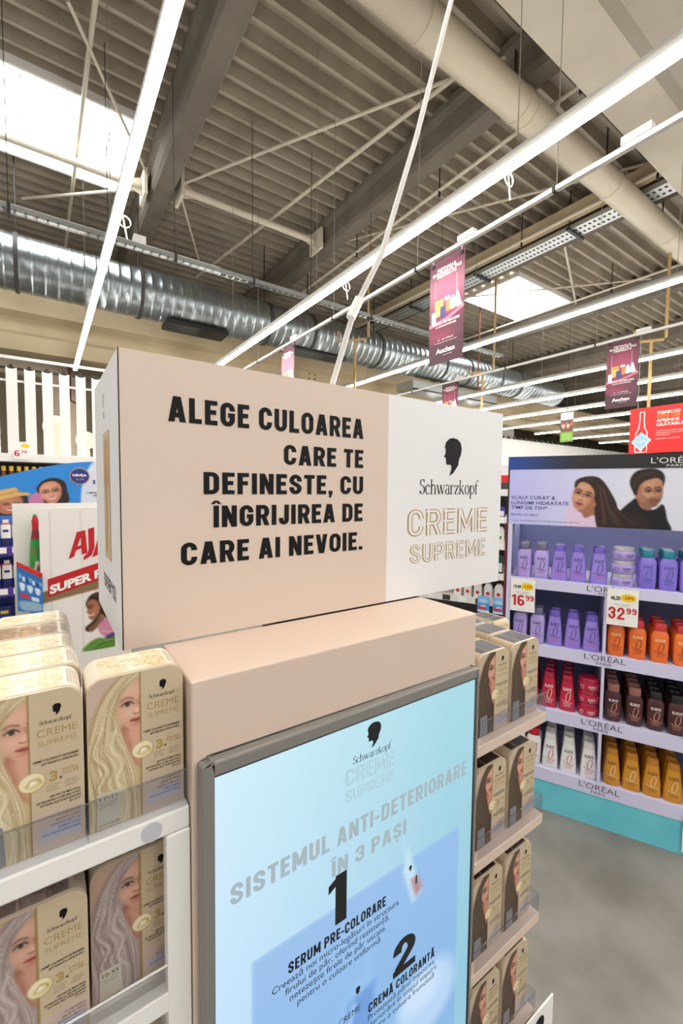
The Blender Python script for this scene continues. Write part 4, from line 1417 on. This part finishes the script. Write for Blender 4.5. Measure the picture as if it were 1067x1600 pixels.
part('clear_divider', d, (.0325, .5585, 1.1845, .0335, .72, 1.225, 'acrylic'))
mb = MB()
mb.add([(.101 + .0125 * math.cos(t), .5552, 1.168 + .0125 * math.sin(t)) for t in np.linspace(0, 6.2832, 29)[:-1]], [tuple(range(28))], 'sticker')
mb.prism([(.101 + .0125 * math.cos(t), 1.168 + .0125 * math.sin(t)) for t in np.linspace(0, 6.2832, 29)[:-1]], .5552, .557, 'Y', 'sticker', caps=False)
mb.build('round_sticker', d)

# ------------------------------------------------------------------ screen housing
d = thing('screen_housing', 'tan laminate housing carrying the tall screen', 'display stand', (.433, .62, 0))
mb = MB()
mb.box(-.2843, -.07, 0, .2843, .0885, 1.3495, 'kiosk laminate')
mb.build('body', d, .0025)
mb = MB()
mb.box(.03, .335, 0, .5, .41, 1.352, 'charcoal')
mb.build('header_support', d)

d = thing('television_screen', 'tall lit screen with pale blue advert in a grey bezel on the tan housing', 'screen', (.433, .55, 0))
X0, X1, ZT, ZB = .1555 - .433, .712 - .433, 1.2435, .16
sx0, sx1, szt, szb = .1705 - .433, .7045 - .433, 1.2235, .19
mb = MB()
fy0, fy1 = -.0165, .0
mb.box(X0, fy0, ZB, sx0, fy1, ZT, 'tv bezel')
mb.box(sx1, fy0, ZB, X1, fy1, ZT, 'tv bezel')
mb.box(sx0, fy0, szt, sx1, fy1, ZT, 'tv bezel')
mb.box(sx0, fy0, ZB, sx1, fy1, szb, 'tv bezel')
mb.build('bezel', d, .003)
part('screen_border', d, (sx0, -.0125, szb, sx1, -.004, szt, 'product black'))
cv = Canvas(1.07, 2.07, 108, 208, '#bfe3f4')
u, v_ = cv.x / 1.07, cv.y / 2.07
def mixc(a, b, t):
    return rgb(a)[None, None] * (1 - t[..., None]) + rgb(b)[None, None] * t[..., None]
A = mixc('#d2eefb', '#a6d8e4', np.clip(u * 1.15, 0, 1))  # viewing-angle falloff of the panel painted into the picture colours
B = mixc('#bcd8fb', '#92c6dc', np.clip(u * 1.1, 0, 1))
t = np.clip(v_ * 1.7, 0, 1)[..., None]
cv.c = A * (1 - t) + B * t
pm = np.clip((cv.x - .1) / .012, 0, 1) * np.clip((1.0 - cv.x) / .012, 0, 1) * np.clip((cv.y - .58) / .012, 0, 1)
pc = mixc('#a3c3ee', '#9fbff0', np.clip(u, 0, 1)) * (1 - t) + mixc('#86b6e6', '#84b4e4', u) * t
cv.c = cv.c * (1 - pm[..., None] * .9) + pc * pm[..., None] * .9
# small serum bottle
cv.poly([(.695, .60), (.715, .53), (.735, .60), (.79, .74), (.74, .765), (.69, .62)], '#c3e2f3', .01, smooth=False)
cv.poly([(.73, .67), (.765, .665), (.79, .73), (.755, .75)], '#b08a90', .01, smooth=False)
cv.line([(.70, .585), (.69, .5)], .008, '#bddcf0', .8)
# tall applicator bottle, lower on the screen
cv.poly([(.555, .77), (.565, .77), (.54, .88), (.57, .93), (.53, 1.3), (.34, 1.3), (.43, .93), (.5, .88)], '#93c0ec', .02, smooth=False)
cv.poly([(.45, .96), (.565, .945), (.54, 1.3), (.36, 1.3)], '#6d9cdb', .015, smooth=False)
cv.line([(.47, .98), (.40, 1.28)], .02, '#a9cdf2', .8)
# soft blob of cream
cv.ell(.83, 1.2, .16, .14, '#b5d3f4', .2)
cv.ell(.8, 1.16, .1, .07, '#cfe3f9', .4, .8)
mb = MB()
mb.grid(cv, lambda fx, fy, off: (sx0 + .003 + fx * (sx1 - sx0 - .006), -.0128, szt - .003 - fy * (szt - szb - .006)), 'screen picture')
kf = .983
P = lambda x, z, off: (x * kf - .433, -.0130 - off, 1.6 - (1.6 - z) * kf)
silhouette(mb, .450, 1.1625, .044, 'screen ink', P, .0003, 1.1)
maker_name(mb, .406, 1.1475, .082, 'screen ink', P, .0003, kz=1.15)
for t, z, h, w in (('CREME', 1.1145, .0275, .104), ('SUPREME', 1.087, .020, .105)):
    for wd, mm, oo in ((.15, 'screen grey', .0002), (.08, 'screen pale', .0005)):
        mb.sans(t, .392, z, h, mm, P, w=w, off=oo, weight=.13, draw=wd)
mb.sans('SISTEMUL ANTI-DETERIORARE', .198, 1.0215, .030, 'screen grey', P, w=.495, off=.0003)
mb.sans('ÎN 3 PAȘI', .447, .974, .027, 'screen grey', P, w=.162, align='c', off=.0003)
mb.sans('1', .378, .888, .085, 'screen ink', P, w=.036, align='c', off=.0003, weight=.2)
mb.sans('SERUM PRE-COLORARE', .385, .861, .0185, 'screen ink', P, w=.194, align='c', off=.0003)
for k, (t, w) in enumerate((('Creează noi micro-legături în structura', .252), ('firului de păr, oferind rezistență,', .208), ('netezește firele de păr uscate,', .192), ('pentru o culoare uniformă', .166))):
    mb.text(t, .387, .8455 - .0152 * k, .0108, 'screen text', P, w=w, bold=.004, align='c', off=.0003)
mb.sans('2', .53, .706, .067, 'screen ink', P, w=.056, align='c', off=.0003)
mb.sans('CREMĂ COLORANTĂ', .528, .682, .0175, 'screen ink', P, w=.165, align='c', off=.0003)
for k, (t, w) in enumerate((('Protejează părul împotriva', .165), ('deteriorării în timpul vopsirii,', .182), ('pentru o culoare frumoasă', .165))):
    mb.text(t, .528, .6675 - .0145 * k, .0105, 'screen text', P, w=w, bold=.004, align='c', off=.0003)
silhouette(mb, .422, .733, .016, 'screen ink', P, .0003)
mb.text('CREME', .405, .703, .011, 'screen ink', P, w=.045, off=.0003, align='c')
mb.text('1', .555, .862, .016, 'screen ink', P, bold=.03, off=.0003)
silhouette(mb, .541, .893, .012, 'screen ink', P, .0003)
mb.build('picture', d)

# ------------------------------------------------------------------ the big header box
d = thing('display_header', 'big tan and white header box with bold black slogan on the screen housing', 'sign', (.5515, .7083, 1.3525))
hx0, hx1, hh, hd = .0925 - .5515, 1.0105 - .5515, .449, .34
xm = .6105 - .5515
mb = MB()
mb.box(hx0 + .002, .002, .002, hx1 - .002, hd - .002, hh - .002, 'header white')
mb.build('box', d)
mb = MB()
mb.box(hx0 + .001, -.0005, 0, xm, .002, hh, 'header card')
P = lambda x, z, off: (x - .5515, -.0005 - off, z - 1.3525)
for t, x0, x1, z, h in (('ALEGE CULOAREA', .161, .5425, 1.7015, .0395), ('CARE TE', .361, .543, 1.642, .0365), ('DEFINESTE, CU', .215, .5435, 1.588, .0365), ('ÎNGRIJIREA DE', .231, .543, 1.5325, .0365), ('CARE AI NEVOIE.', .178, .5435, 1.473, .037)):
    mb.sans(t, x0, z, h, 'ink black', P, w=x1 - x0, off=.0006, weight=.19)
mb.build('slogan_panel', d)
mb = MB()
mb.box(xm, -.0005, 0, hx1, .002, hh, 'header white')
silhouette(mb, .817, 1.632, .092, 'ink black', P, .0006, 1.08)
maker_name(mb, .706, 1.588, .207, 'ink black', P, .0006, kz=1.2)
for t, x0, x1, z, h in (('CREME', .671, .955, 1.492, .061), ('SUPREME', .680, .951, 1.4295, .043)):
    for c_, wd, mm, oo in ((0, .17, 'gold foil', .0005), (1, .085, 'header white', .0011)):
        mb.sans(t, x0, z, h, mm, P, w=x1 - x0, off=oo, weight=.15, draw=wd)
mb.build('brand_panel', d)
mb = MB()
mb.box(hx0 - .0005, .002, 0, hx0 + .002, hd, hh, 'header white')
mb.box(hx0 - .0002, -.001, 0, hx0 + .001, .0022, hh, 'ink black')
Q = lambda a, z, off: (hx0 - .0005 - off, .96 - .7083 - a, z - 1.3525)
cv = Canvas(1, 2.6, 20, 52, '#d8bd92')
cv.rect(.1, .15, .9, 1.1, '#c79a66')
cv.strands([(.2, .2), (.3, 1.2), (.2, 2.4)], [(.5, .2), (.6, 1.2), (.5, 2.4)], ['#b98e58', '#e2c898', '#8f6c40'], 10, .06, .7)
cv.line([(.45, .1), (.3, 1.0), (.5, 1.6), (.4, 2.5)], .03, '#7a5a34', .7)
mb.grid(cv, lambda fx, fy, off: Q(.055 + fx * .085, 1.695 - fy * .225, .0006), 'print')
mb.text('FOR EVERY YOU.', .03, 1.412, .024, 'ink black', Q, w=.165, bold=.01, off=.0008)
mb.stroke([(.07, 1.766), (.07, 1.742)], .004, 'ink black', Q, .0008)
mb.stroke([(.07, 1.733), (.075, 1.722)], .004, 'ink soft black', Q, .0008)
mb.build('side_panel', d)
mb = MB()
mb.tube([(.555, .87, 1.795), (.63, .86, 2.038), (.708, .86, 2.182), (.821, .86, 2.516), (.942, .86, 2.928), (.97, .86, 3.3), (.9, .86, 3.75), (.6, .86, 3.97)], .0068, 'cable sheath', 10)
o = mb.build('power_cable')
tag(o, 'white power cable sheath rising from behind the header past the long light', 'cable')
mb = MB()
mb.tube([(.618, .862, 2.01), (.642, .86, 2.06)], .0115, 'white plastic', 10)
mb.build('cable_joint', o)

# ------------------------------------------------------------------ brown cartons on the other side
d = thing('carton_rack', 'tan ledge rack holding brown hair dye cartons, with grey concrete floor beyond', 'display rack', (0, 0, 0))
ZS = [1.0515, .7895, .5275, .2625]
for i, z in enumerate(ZS):
    part('shelf', d, (.7185, .560, z - .025, 1.012, .93, z, 'kiosk laminate'), bevel=.002)
    l = part('clear_lip', d, (.757, .5605, z, 1.0105, .5622, z + .05, 'acrylic'))
    part('lip_edge', l, (.757, .5602, z + .05, 1.0105, .5625, z + .0515, 'acrylic edge'))
    part('clear_side', d, (1.0095, .5622, z, 1.0115, .66, z + .05, 'acrylic'))
part('shelf', d, (1.012, .70, 1.0, 1.2, .93, 1.016, 'kiosk laminate'))
part('back_panel', d, (.7185, .93, 0, 1.012, .945, 1.2, 'kiosk laminate'))
part('base', d, (.7185, .60, 0, 1.0, .93, .06, 'kiosk laminate'))
G4 = 'brown hair dye cartons on the tan ledges'
nm = ['top', 'second', 'third', 'lowest']
src = None
for i, z in enumerate(ZS):
    for c, x in enumerate((.824, .9455)):
        for k in range(4):
            cl = ('column next to the screen', 'outer column by the floor')[c]
            lab = 'brown hair dye carton, %s tan ledge, %s, %s' % (nm[i], cl, ('front one', 'second back', 'third back', 'fourth back')[k])
            loc = (x + .002 * ((i + k) % 2), .580 + BD / 2 + .0725 * k, z + .0006)
            if src is None:
                src = carton('brown', loc, lab, G4, nx=58, ny=96, code=None)
            else:
                dup(src, loc, .012 * math.sin(5 * i + 3 * c + 7 * k) if k else 0, lab, G4)
dup(src, (1.06, .83, 1.0165), math.pi / 2, 'brown carton turned sideways behind the top ledge, nearer the housing', G4)
dup(src, (1.138, .83, 1.0165), math.pi / 2, 'brown carton turned sideways behind the top ledge, nearer the purple bottles', G4)
d = thing('leaflet_card', 'white card with a black head silhouette in front of the lowest brown cartons', 'card', (.925, .548, 0))
mb = MB()
mb.box(0, 0, 0, .15, .004, .272, 'price card')
silhouette(mb, .085, .185, .07, 'ink black', front(0), .001)
maker_name(mb, .03, .15, .11, 'ink black', front(0), .001)
mb.build('card', d)

# ------------------------------------------------------------------ shampoo stand across the aisle
SA = math.radians(-63.0)
SO = Vector((2.017, 1.133, 0))
SX, SY = Vector((math.cos(SA), math.sin(SA), 0)), Vector((-math.sin(SA), math.cos(SA), 0))
def sp(x, y, z):
    return SO + SX * x + SY * y + Vector((0, 0, z))
d = thing('shampoo_stand', 'lilac shampoo stand with a turquoise base and a lit poster header', 'display stand', SO, SA)
L0, L1, DV = -.19, .69, .245
SZ = [1.158, .832, .517, .208]
mb = MB()
mb.box(-.19, .0, 0, L1, .44, .152, 'stand turquoise')
mb.build('base', d)
for i, z in enumerate(SZ):
    mb = MB()
    mb.box(L0 + .012, .012, z - .02, L1, .43, z, 'lilac board')
    lz = (1.112, .778, .460, .153)[i]
    lt = (1.163, .836, .520, .214)[i]
    mb.box(L0 + .02, -.004, lz, L1, .012, lt, 'lilac board')
    P = front(-.004)
    if i == 0:
        mb.text("L'ORÉAL", .166, lz + .017, .026, 'stand ink', P, w=.165, bold=-.008, off=.001)
        mb.text('PARIS', .215, lz + .004, .010, 'stand ink', P, w=.06, off=.001)
    else:
        mb.text("L'ORÉAL", .166, lz + .027, .026, 'stand ink', P, w=.165, bold=-.008, off=.001)
        mb.text('PARIS', .216, lz + .009, .012, 'stand ink', P, w=.06, off=.001)
    mb.build('shelf', d)
mb = MB()
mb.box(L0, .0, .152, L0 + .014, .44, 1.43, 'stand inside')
mb.box(L0 - .014, .0, 0, L0, .44, 1.43, 'stand maroon')
mb.box(L0, -.002, .152, L0 + .02, 0, 1.43, 'lilac board')
mb.build('side_panel', d)
mb = MB()
mb.box(L1, .0, 0, L1 + .014, .44, 1.43, 'stand maroon')
mb.build('side_panel', d)
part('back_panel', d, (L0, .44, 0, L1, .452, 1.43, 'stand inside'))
for z0, z1 in ((.214, .46), (.52, .778), (.836, 1.112)):
    part('divider', d, (DV - .006, -.002, z0, DV + .006, .43, z1, 'lilac board'))
mb = MB()
mb.box(L0 - .008, .002, 1.43, L1, .2, 1.765, 'stand black')
mb.build('header_box', d)
# poster
def zx(px):      # sheet positions: left edge 0
    return px
cv = Canvas(.87, .27, 200, 66, '#cfd0ee')
cv.c = mixc('#bcbcf2', '#d9d9e6', np.clip(cv.x / .5, 0, 1))
def Z(px, py):
    x = (.000763 * (px - 62) if px < 513 else .344 + .000653 * (px - 513) if px < 856 else .568 + .00063 * (px - 856))
    top = 420 - (px - 62) * .019
    bot = 745 + (px - 62) * .030
    return (x, (py - top) / (bot - top) * .27)
def ZZ(l):
    return [Z(*p) for p in l]
cv.poly(ZZ([(640, 770), (690, 680), (760, 610), (800, 585), (830, 640), (900, 650), (950, 620), (975, 700), (980, 800), (640, 800)]), '#171518', .003)
cv.poly(ZZ([(785, 540), (800, 590), (835, 645), (880, 650), (900, 600), (850, 520)]), '#94644c', .004)
cv.poly(ZZ([(790, 500), (830, 460), (900, 450), (945, 470), (940, 540), (900, 600), (820, 600), (790, 560)]), '#a8745a', .003)
cv.ell(*Z(795, 545), .010, .016, '#b07a60', .2)
face(cv, *Z(888, 548), .066, skin='#bd8667', shade='#85563f', light='#d6a686', lip='#8f5046', brow='#241812', turn=.14, rot=-.05, smile=False, beard='#5d4233', iris='#221812', wx=.82)
cv.poly(ZZ([(772, 535), (758, 500), (762, 460), (790, 425), (840, 408), (890, 406), (935, 425), (954, 462), (947, 508), (938, 478), (912, 462), (872, 470), (836, 484), (812, 510), (800, 560), (788, 562)]), '#2a1d17', .003)
cv.strands(ZZ([(775, 520), (770, 470), (810, 432), (880, 415)]), ZZ([(800, 530), (812, 490), (850, 455), (930, 450)]), ['#46342a', '#1d1410', '#382820'], 12, .004, .6, .002)
cv.poly(ZZ([(402, 650), (425, 640), (470, 660), (560, 690), (562, 770), (400, 770)]), '#dcc4dc', .004)
cv.poly(ZZ([(440, 500), (455, 475), (510, 458), (580, 470), (640, 540), (690, 640), (720, 665), (800, 670), (870, 715), (890, 750), (860, 775), (560, 765), (555, 680), (545, 600), (540, 540), (470, 500)]), '#2c1d19', .003)
cv.poly(ZZ([(462, 625), (468, 685), (500, 712), (556, 690), (556, 590)]), '#a06a50', .004)
cv.poly(ZZ([(430, 690), (470, 668), (500, 705), (556, 690), (560, 775), (405, 775)]), '#dcc4dc', .004)
face(cv, *Z(484, 572), .070, skin='#c48a6c', shade='#8f5a45', light='#dfb090', lip='#8f4246', brow='#2a1b16', turn=-.16, rot=.30, iris='#221812', wx=.92)
cv.poly(ZZ([(437, 520), (448, 478), (510, 456), (580, 468), (640, 540), (690, 640), (660, 745), (580, 760), (558, 690), (552, 620), (556, 565), (532, 518), (500, 494), (468, 492), (448, 520)]), '#31211c', .003)
cv.strands(ZZ([(500, 470), (565, 500), (590, 600), (600, 750)]), ZZ([(540, 465), (640, 550), (700, 660), (860, 740)]), ['#4d352b', '#221613', '#5f4438', '#3a2822'], 40, .0025, .6, .0015)
cv.ell(*Z(552, 622), .006, .010, '#b47a5f', .3)
mb = MB()
mb.box(L0, .0, 1.43, L1, .002, 1.702, 'lilac board')
mb.grid(cv, lambda fx, fy, off: (L0 + .002 + fx * .87, -.0006, 1.701 - fy * .27), 'print')
P = front(-.0006)
for t, x1, z in (('SCALP CURAT &', .019, 1.5545), ('LUNGIMI HIDRATATE', .077, 1.5285), ('TIMP DE 72H*', -.015, 1.5045)):
    mb.text(t, -.179, z, .0165, 'ink purple', P, w=x1 + .179, bold=.006, off=.001)
mb.text('PENTRU CĂ MERIȚI', -.179, 1.4715, .0105, 'ink purple', P, w=.125, off=.001)
mb.text('*test instrumental după aplicarea gamei', -.177, 1.446, .006, 'ink purple', P, w=.3, off=.001)
mb.build('poster', d)
mb = MB()
cv = Canvas(.87, .063, 60, 5, '#2b2829')
cv.c = mixc('#27499a', '#2b2829', np.clip((cv.x - .02) / .3, 0, 1))
mb.grid(cv, lambda fx, fy, off: (L0 - .007 + fx * .876, -.0026, 1.7645 - fy * .062), 'print')
mb.box(L0 - .008, -.002, 1.702, L1, .001, 1.765, 'stand black')
P = front(-.0026)
mb.text("L'ORÉAL", .389, 1.7225, .024, 'header silver', P, w=.165, bold=-.004, off=.001)
mb.text('PARIS', .445, 1.7075, .010, 'header silver', P, w=.062, off=.001)
mb.build('name_band', d)

# ---- bottles
def label_on(mb, secs, ink, inkB, z0, z1, name_m, dz=0., big=True):
    zs = [s[0] for s in secs]
    def surf(x, z, off):
        z_ = min(max(z, zs[0]), zs[-1])
        k = max(i for i in range(len(zs) - 1) if zs[i] <= z_ + 1e-9)
        t = (z_ - zs[k]) / ((zs[k + 1] - zs[k]) or 1)
        a = secs[k][1] * (1 - t) + secs[k + 1][1] * t
        b = secs[k][2] * (1 - t) + secs[k + 1][2] * t
        e = secs[k][3]
        q = min(.98, abs(x) / a)
        return (x, -b * (1 - q ** e) ** (1 / e) - off, z)
    h = z1 - z0
    mb.text('ELSEVE', 0, z0 + h * .74, h * .10, name_m, surf, w=.036, bold=.02, align='c', off=.0006)
    # looped ribbon drop
    ring = [(.004 + .009 * math.sin(t) + .004 * math.cos(t), z0 + h * .5 + h * .2 * math.cos(t)) for t in np.linspace(-.4, 5.9, 20)]
    mb.stroke(ring, [.0016 + .0014 * abs(math.sin(t)) for t in np.linspace(0, 6.3, 20)], ink, surf, .0008)
    mb.stroke([(-.022, z0 + h * .36), (-.01, z0 + h * .30), (.006, z0 + h * .29), (.024, z0 + h * .27)], .0022, ink, surf, .0008)
    mb.text('COMPLEX', 0, z0 + h * .2, h * .05, inkB, surf, w=.036, align='c', off=.0006)
    mb.text('ȘAMPON', 0, z0 + h * .12, h * .05, inkB, surf, w=.028, align='c', off=.0006)
def bottle(name, shape, body, cap, ink, inkB, name_m, label, group, loc, cat='bottle'):
    d = thing(name, label, cat, loc, SA, group)
    mb = MB()
    if shape == 'shampoo':
        secs = [(0, .028, .018, 3.2), (.004, .031, .0205, 3.2), (.03, .0325, .0215, 3.2), (.10, .034, .0215, 3.2), (.125, .033, .021, 3.0), (.138, .026, .018, 2.6), (.143, .021, .017, 2.3)]
        mb.loft(secs, body, 28)
        label_on(mb, secs, ink, inkB, .012, .125, name_m)
        mb.build('body', d)
        mb = MB()
        mb.loft([(.142, .0235, .0185, 2.5), (.146, .0245, .0195, 2.5), (.170, .024, .019, 2.5), (.177, .021, .017, 2.4)], cap, 24)
        mb.build('cap', d)
    elif shape == 'cone':
        secs = [(0, .0345, .020, 3.0), (.004, .0355, .021, 3.0), (.05, .0345, .021, 2.8), (.10, .0295, .0205, 2.6), (.145, .0245, .019, 2.5)]
        mb.loft(secs, body, 28)
        label_on(mb, secs, ink, inkB, .008, .135, name_m)
        mb.build('body', d)
        mb = MB()
        mb.loft([(.1445, .0248, .0192, 2.5), (.150, .0245, .019, 2.5), (.168, .0228, .0175, 2.5), (.175, .019, .015, 2.4)], cap, 24)
        mb.build('cap', d)
    else:
        secs = [(0, .040, .040, 2), (.004, .045, .045, 2), (.036, .047, .047, 2), (.040, .046, .046, 2)]
        mb.loft(secs, body, 32)
        def surf(x, z, off):
            return (x, -math.sqrt(max(1e-6, .0475 ** 2 - x * x)) - off, z)
        mb.text('ELSEVE', .012, .021, .008, name_m, surf, w=.03, bold=.02, align='c')
        mb.text('MASCĂ', .012, .012, .005, ink, surf, w=.02, align='c')
        mb.stroke([(-.028 + .006 * math.cos(t), .02 + .008 * math.sin(t)) for t in np.linspace(0, 6, 14)], .0016, ink, surf)
        mb.build('body', d)
        mb = MB()
        mb.loft([(.040, .042, .042, 2), (.058, .042, .042, 2), (.0605, .040, .040, 2)], cap, 32)
        mb.build('lid', d)
    return d
def place(proto_args, cols, y0, dy, n, z, what, shelf, group, ztop=None):
    """columns of one kind, each n deep; cols: (x, column wording)"""
    src = None
    for ci, (x, cw) in enumerate(cols):
        for k in range(n if isinstance(n, int) else n[ci]):
            depth = ('front one', 'second back', 'third back', 'fourth back', 'fifth back')[k]
            lab = '%s, %s shelf, %s, %s' % (what, shelf, cw, depth)
            loc = sp(x, y0 + dy * k, z)
            if src is None:
                src = bottle(*proto_args, lab, group, loc)
            else:
                dup(src, loc, SA, lab, group)
e = .001
B_ = 'shampoo_bottle'
PUR = (B_, 'shampoo', 'bottle lilac', 'cap grey', 'ink purple', 'ink pink', 'ink purple')
PUC = ('conditioner_bottle', 'cone', 'bottle purple', 'cap purple', 'ink purple', 'ink pink', 'ink purple')
place(PUR, [(-.114, 'corner column'), (-.034, 'second column')], .045, .06, 2, SZ[0] + e, 'lilac bottle with grey cap', 'top', 'lilac bottles')
place(PUC, [(.046, 'next to the grey caps'), (.126, 'middle column'), (.213, 'next to the jar stack')], .045, .06, 2, SZ[0] + e, 'purple tapered bottle', 'top', 'purple tapered bottles')
for k, t in enumerate(('bottom', 'middle', 'topmost')):
    lab = 'lilac hair mask jar with silver lid, %s of the stack on the top shelf' % t
    loc = sp(.309, .055, SZ[0] + e + .0612 * k)
    if k == 0:
        jar = bottle('hair_mask_jar', 'jar', 'bottle lilac', 'cap silver', 'ink purple', 'ink pink', 'ink purple', lab, 'lilac jars', loc, 'jar')
    else:
        dup(jar, loc, SA + .2 * (k - 1), lab)
TEA = (B_, 'shampoo', 'bottle violet', 'cap teal', 'ink teal', 'ink teal', 'ink teal')
place(TEA, [(.402, 'next to the jar stack'), (.478, 'second from the jar stack'), (.552, 'third from the jar stack')], .05, .055, 3, SZ[0] + e, 'violet bottle with teal cap', 'top', 'teal capped bottles')
place(PUR, [(-.124, 'corner column'), (-.043, 'second column')], .045, .06, 2, SZ[1] + e, 'lilac bottle with grey cap', 'second', 'lilac bottles')
place(PUC, [(.035, 'next to the grey caps'), (.115, 'middle column'), (.194, 'next to the divider')], .045, .06, 2, SZ[1] + e, 'purple tapered bottle', 'second', 'purple tapered bottles')
ORA = (B_, 'shampoo', 'bottle orange', 'cap red', 'ink wine', 'ink wine', 'ink cream')
W4 = ['next to the divider', 'second from the divider', 'third from the divider', 'fourth from the divider', 'fifth from the divider']
place(ORA, [(.293 + .083 * i, W4[i]) for i in range(4)], .045, .062, 3, SZ[1] + e, 'orange bottle with red cap', 'second', 'orange bottles')
RED = (B_, 'cone', 'bottle red', 'cap crimson', 'ink cream', 'ink white', 'ink white')
place(RED, [(-.06, 'corner column'), (.020, 'second column'), (.102, 'next to the red jars')], .045, .058, 4, SZ[2] + e, 'crimson bottle', 'third', 'crimson bottles')
for k, t in enumerate(('bottom', 'middle', 'topmost')):
    lab = 'crimson hair mask jar, %s of the stack on the third shelf' % t
    loc = sp(.193, .055, SZ[2] + e + .0612 * k)
    if k == 0:
        jar = bottle('hair_mask_jar', 'jar', 'bottle red', 'cap crimson', 'ink white', 'ink pink', 'ink white', lab, 'crimson jars', loc, 'jar')
    else:
        dup(jar, loc, SA, lab)
BRO = (B_, 'shampoo', 'bottle brown', 'cap copper', 'ink copper', 'ink copper', 'ink white')
BRK = (B_, 'shampoo', 'bottle brown', 'cap black', 'ink copper', 'ink copper', 'ink white')
place(BRO, [(.293, W4[0]), (.377, W4[1])], .045, .056, 5, SZ[2] + e, 'dark brown bottle with copper cap', 'third', 'copper capped brown bottles')
place(BRK, [(.456, W4[2]), (.533, W4[3]), (.61, W4[4])], .045, .056, 4, SZ[2] + e, 'dark brown bottle with black cap', 'third', 'black capped brown bottles')
WHI = (B_, 'cone', 'bottle white', 'cap white', 'ink red', 'ink red', 'stand ink')
WHC = (B_, 'shampoo', 'bottle white', 'cap cherry', 'ink red', 'ink red', 'stand ink')
place(WHC, [(-.115, 'corner column'), (-.04, 'second column')], .05, .06, 2, SZ[3] + e, 'white bottle with cherry cap', 'lowest', 'cherry capped white bottles')
place(WHI, [(.036, 'next to the cherry caps'), (.118, 'middle column'), (.205, 'next to the divider')], .045, .06, 3, SZ[3] + e, 'white tapered bottle with red ribbon drop', 'lowest', 'white tapered bottles')
GOL = (B_, 'cone', 'bottle gold', 'cap gold', 'ink cream', 'ink amber', 'ink amber')
place(GOL, [(.300 + .078 * i, W4[i]) for i in range(4)], .045, .056, 5, SZ[3] + e, 'golden tapered bottle', 'lowest', 'golden bottles')
price_card(sp(-.168, -.012, .993), .113, .165, '19,49', '-15%', '16', '99', 'white price card reading 16 99 at the stand corner', SA)
price_card(sp(.247, -.012, .987), .121, .168, '46,20', '-28%', '32', '99', 'white price card reading 32 99 below the jar stack', SA)
price_card(sp(.566, -.012, .02), .12, .17, '48,20', '', '33', '99', 'white price card low on the turquoise base edge', SA)

# ------------------------------------------------------------------ shelf unit glimpsed between header and stand
d = thing('shelf_unit', 'dark shelf unit of small packs glimpsed between the header and the shampoo stand', 'shelf', sp(0, 1.0, 0), SA)
GZ = [1.60, 1.40, 1.205, .98, .78, .5]
for i, z in enumerate(GZ):
    mb = MB()
    mb.box(-1.3, 0, z - .02, -.16, .4, z, 'off white board')
    mb.box(-1.3, -.006, z - .045, -.16, 0, z + .004, 'off white board')
    for k in range(9):
        mb.box(-1.28 + k * .125, -.008, z - .04, -1.22 + k * .125, -.006, z, 'price card' if k % 2 else 'dark grey')
    mb.build('shelf', d)
part('back_panel', d, (-1.3, .4, 0, -.16, .42, 1.78, 'dark grey'))
mb = MB()
mb.box(-1.3, -.01, 1.655, -.16, .1, 1.705, 'sign red')
mb.box(-1.3, .0, 1.705, -.16, .1, 1.78, 'white paint')
mb.build('top_sign', d)
kinds = [('pack white', 'pack yellow', .05, .11, 'white pack with a yellow mark'), ('pack purple', 'pack white', .055, .075, 'purple pack with a white dot'), ('pack white', 'ink green', .05, .12, 'white pack with a green leaf mark'),
         ('pack dark green', 'pack white', .05, .13, 'white and dark green pack'), ('pack white', 'pack red', .055, .115, 'white pack with a red mark')]
sh = ['top', 'second', 'third', 'fourth', 'fifth']
order = [0, 1, 2, 3, 4]
for i, z in enumerate((1.40, 1.205, .98, .78, 1.60)):
    if i == 4:
        continue
    b, mk, w, h, what = kinds[(i + 1) % 5]
    src = None
    for k in range(7):
        x = -.22 - .075 * k
        lab = '%s, %s dark shelf, %s from the shampoo stand' % (what, sh[i], ORD[k + 1] if 0 < k < 6 else ('first', 'last')[k > 0])
        if src is None:
            mb = MB()
            mb.prism([(-w / 2, 0), (w / 2, 0), (w / 2, h * .8), (w / 4, h), (-w / 4, h), (-w / 2, h * .8)], .02, .06, 'Y', b)
            P = front(.02)
            mb.shape([(-w * .4, h * .1), (w * .4, h * .1), (w * .4, h * .6), (-w * .4, h * .6)], P, 'pack white', .001)
            mb.add([P(w * .25 * math.cos(t), h * .35 + w * .25 * math.sin(t), .002) for t in np.linspace(0, 6.2832, 13)[:-1]], [tuple(range(12))], mk)
            src = mb.build('small_pack')
            src.location = sp(x, 1.0, z + .0005)
            src.rotation_euler = (0, 0, SA)
            tag(src, lab, 'pack', 'small packs on the dark unit')
        else:
            dup(src, sp(x, 1.0, z + .0005), SA, lab)
cv = Canvas(1, 1.35, 24, 32, '#4f9ad8')
cv.ell(.5, .4, .5, .2, '#bfe0f6', .6)
cv.rect(.0, .0, 1, .2, '#8fc2ea')
cv.rect(.12, .8, .7, 1.1, '#cf3f52')
cv.rect(.0, 1.2, 1, 1.35, '#e8eef6')
for x, t in ((-.512, 'pale blue offer card hanging under the shelf, farther from the stand'), (-.402, 'pale blue offer card hanging under the shelf, beside the stand edge')):
    dd = thing('offer_card', t, 'price tag', sp(x, .985, .685), SA)
    mb = MB()
    mb.box(0, 0, 0, .085, .003, .122, 'pack blue')
    mb.grid(cv, lambda fx, fy, off: (fx * .085, -.0005, .122 - fy * .122), 'print')
    mb.text('-30%', .04, .04, .014, 'sign white', front(-.0005), w=.045, bold=.03, align='c', off=.001)
    mb.build('card', dd)
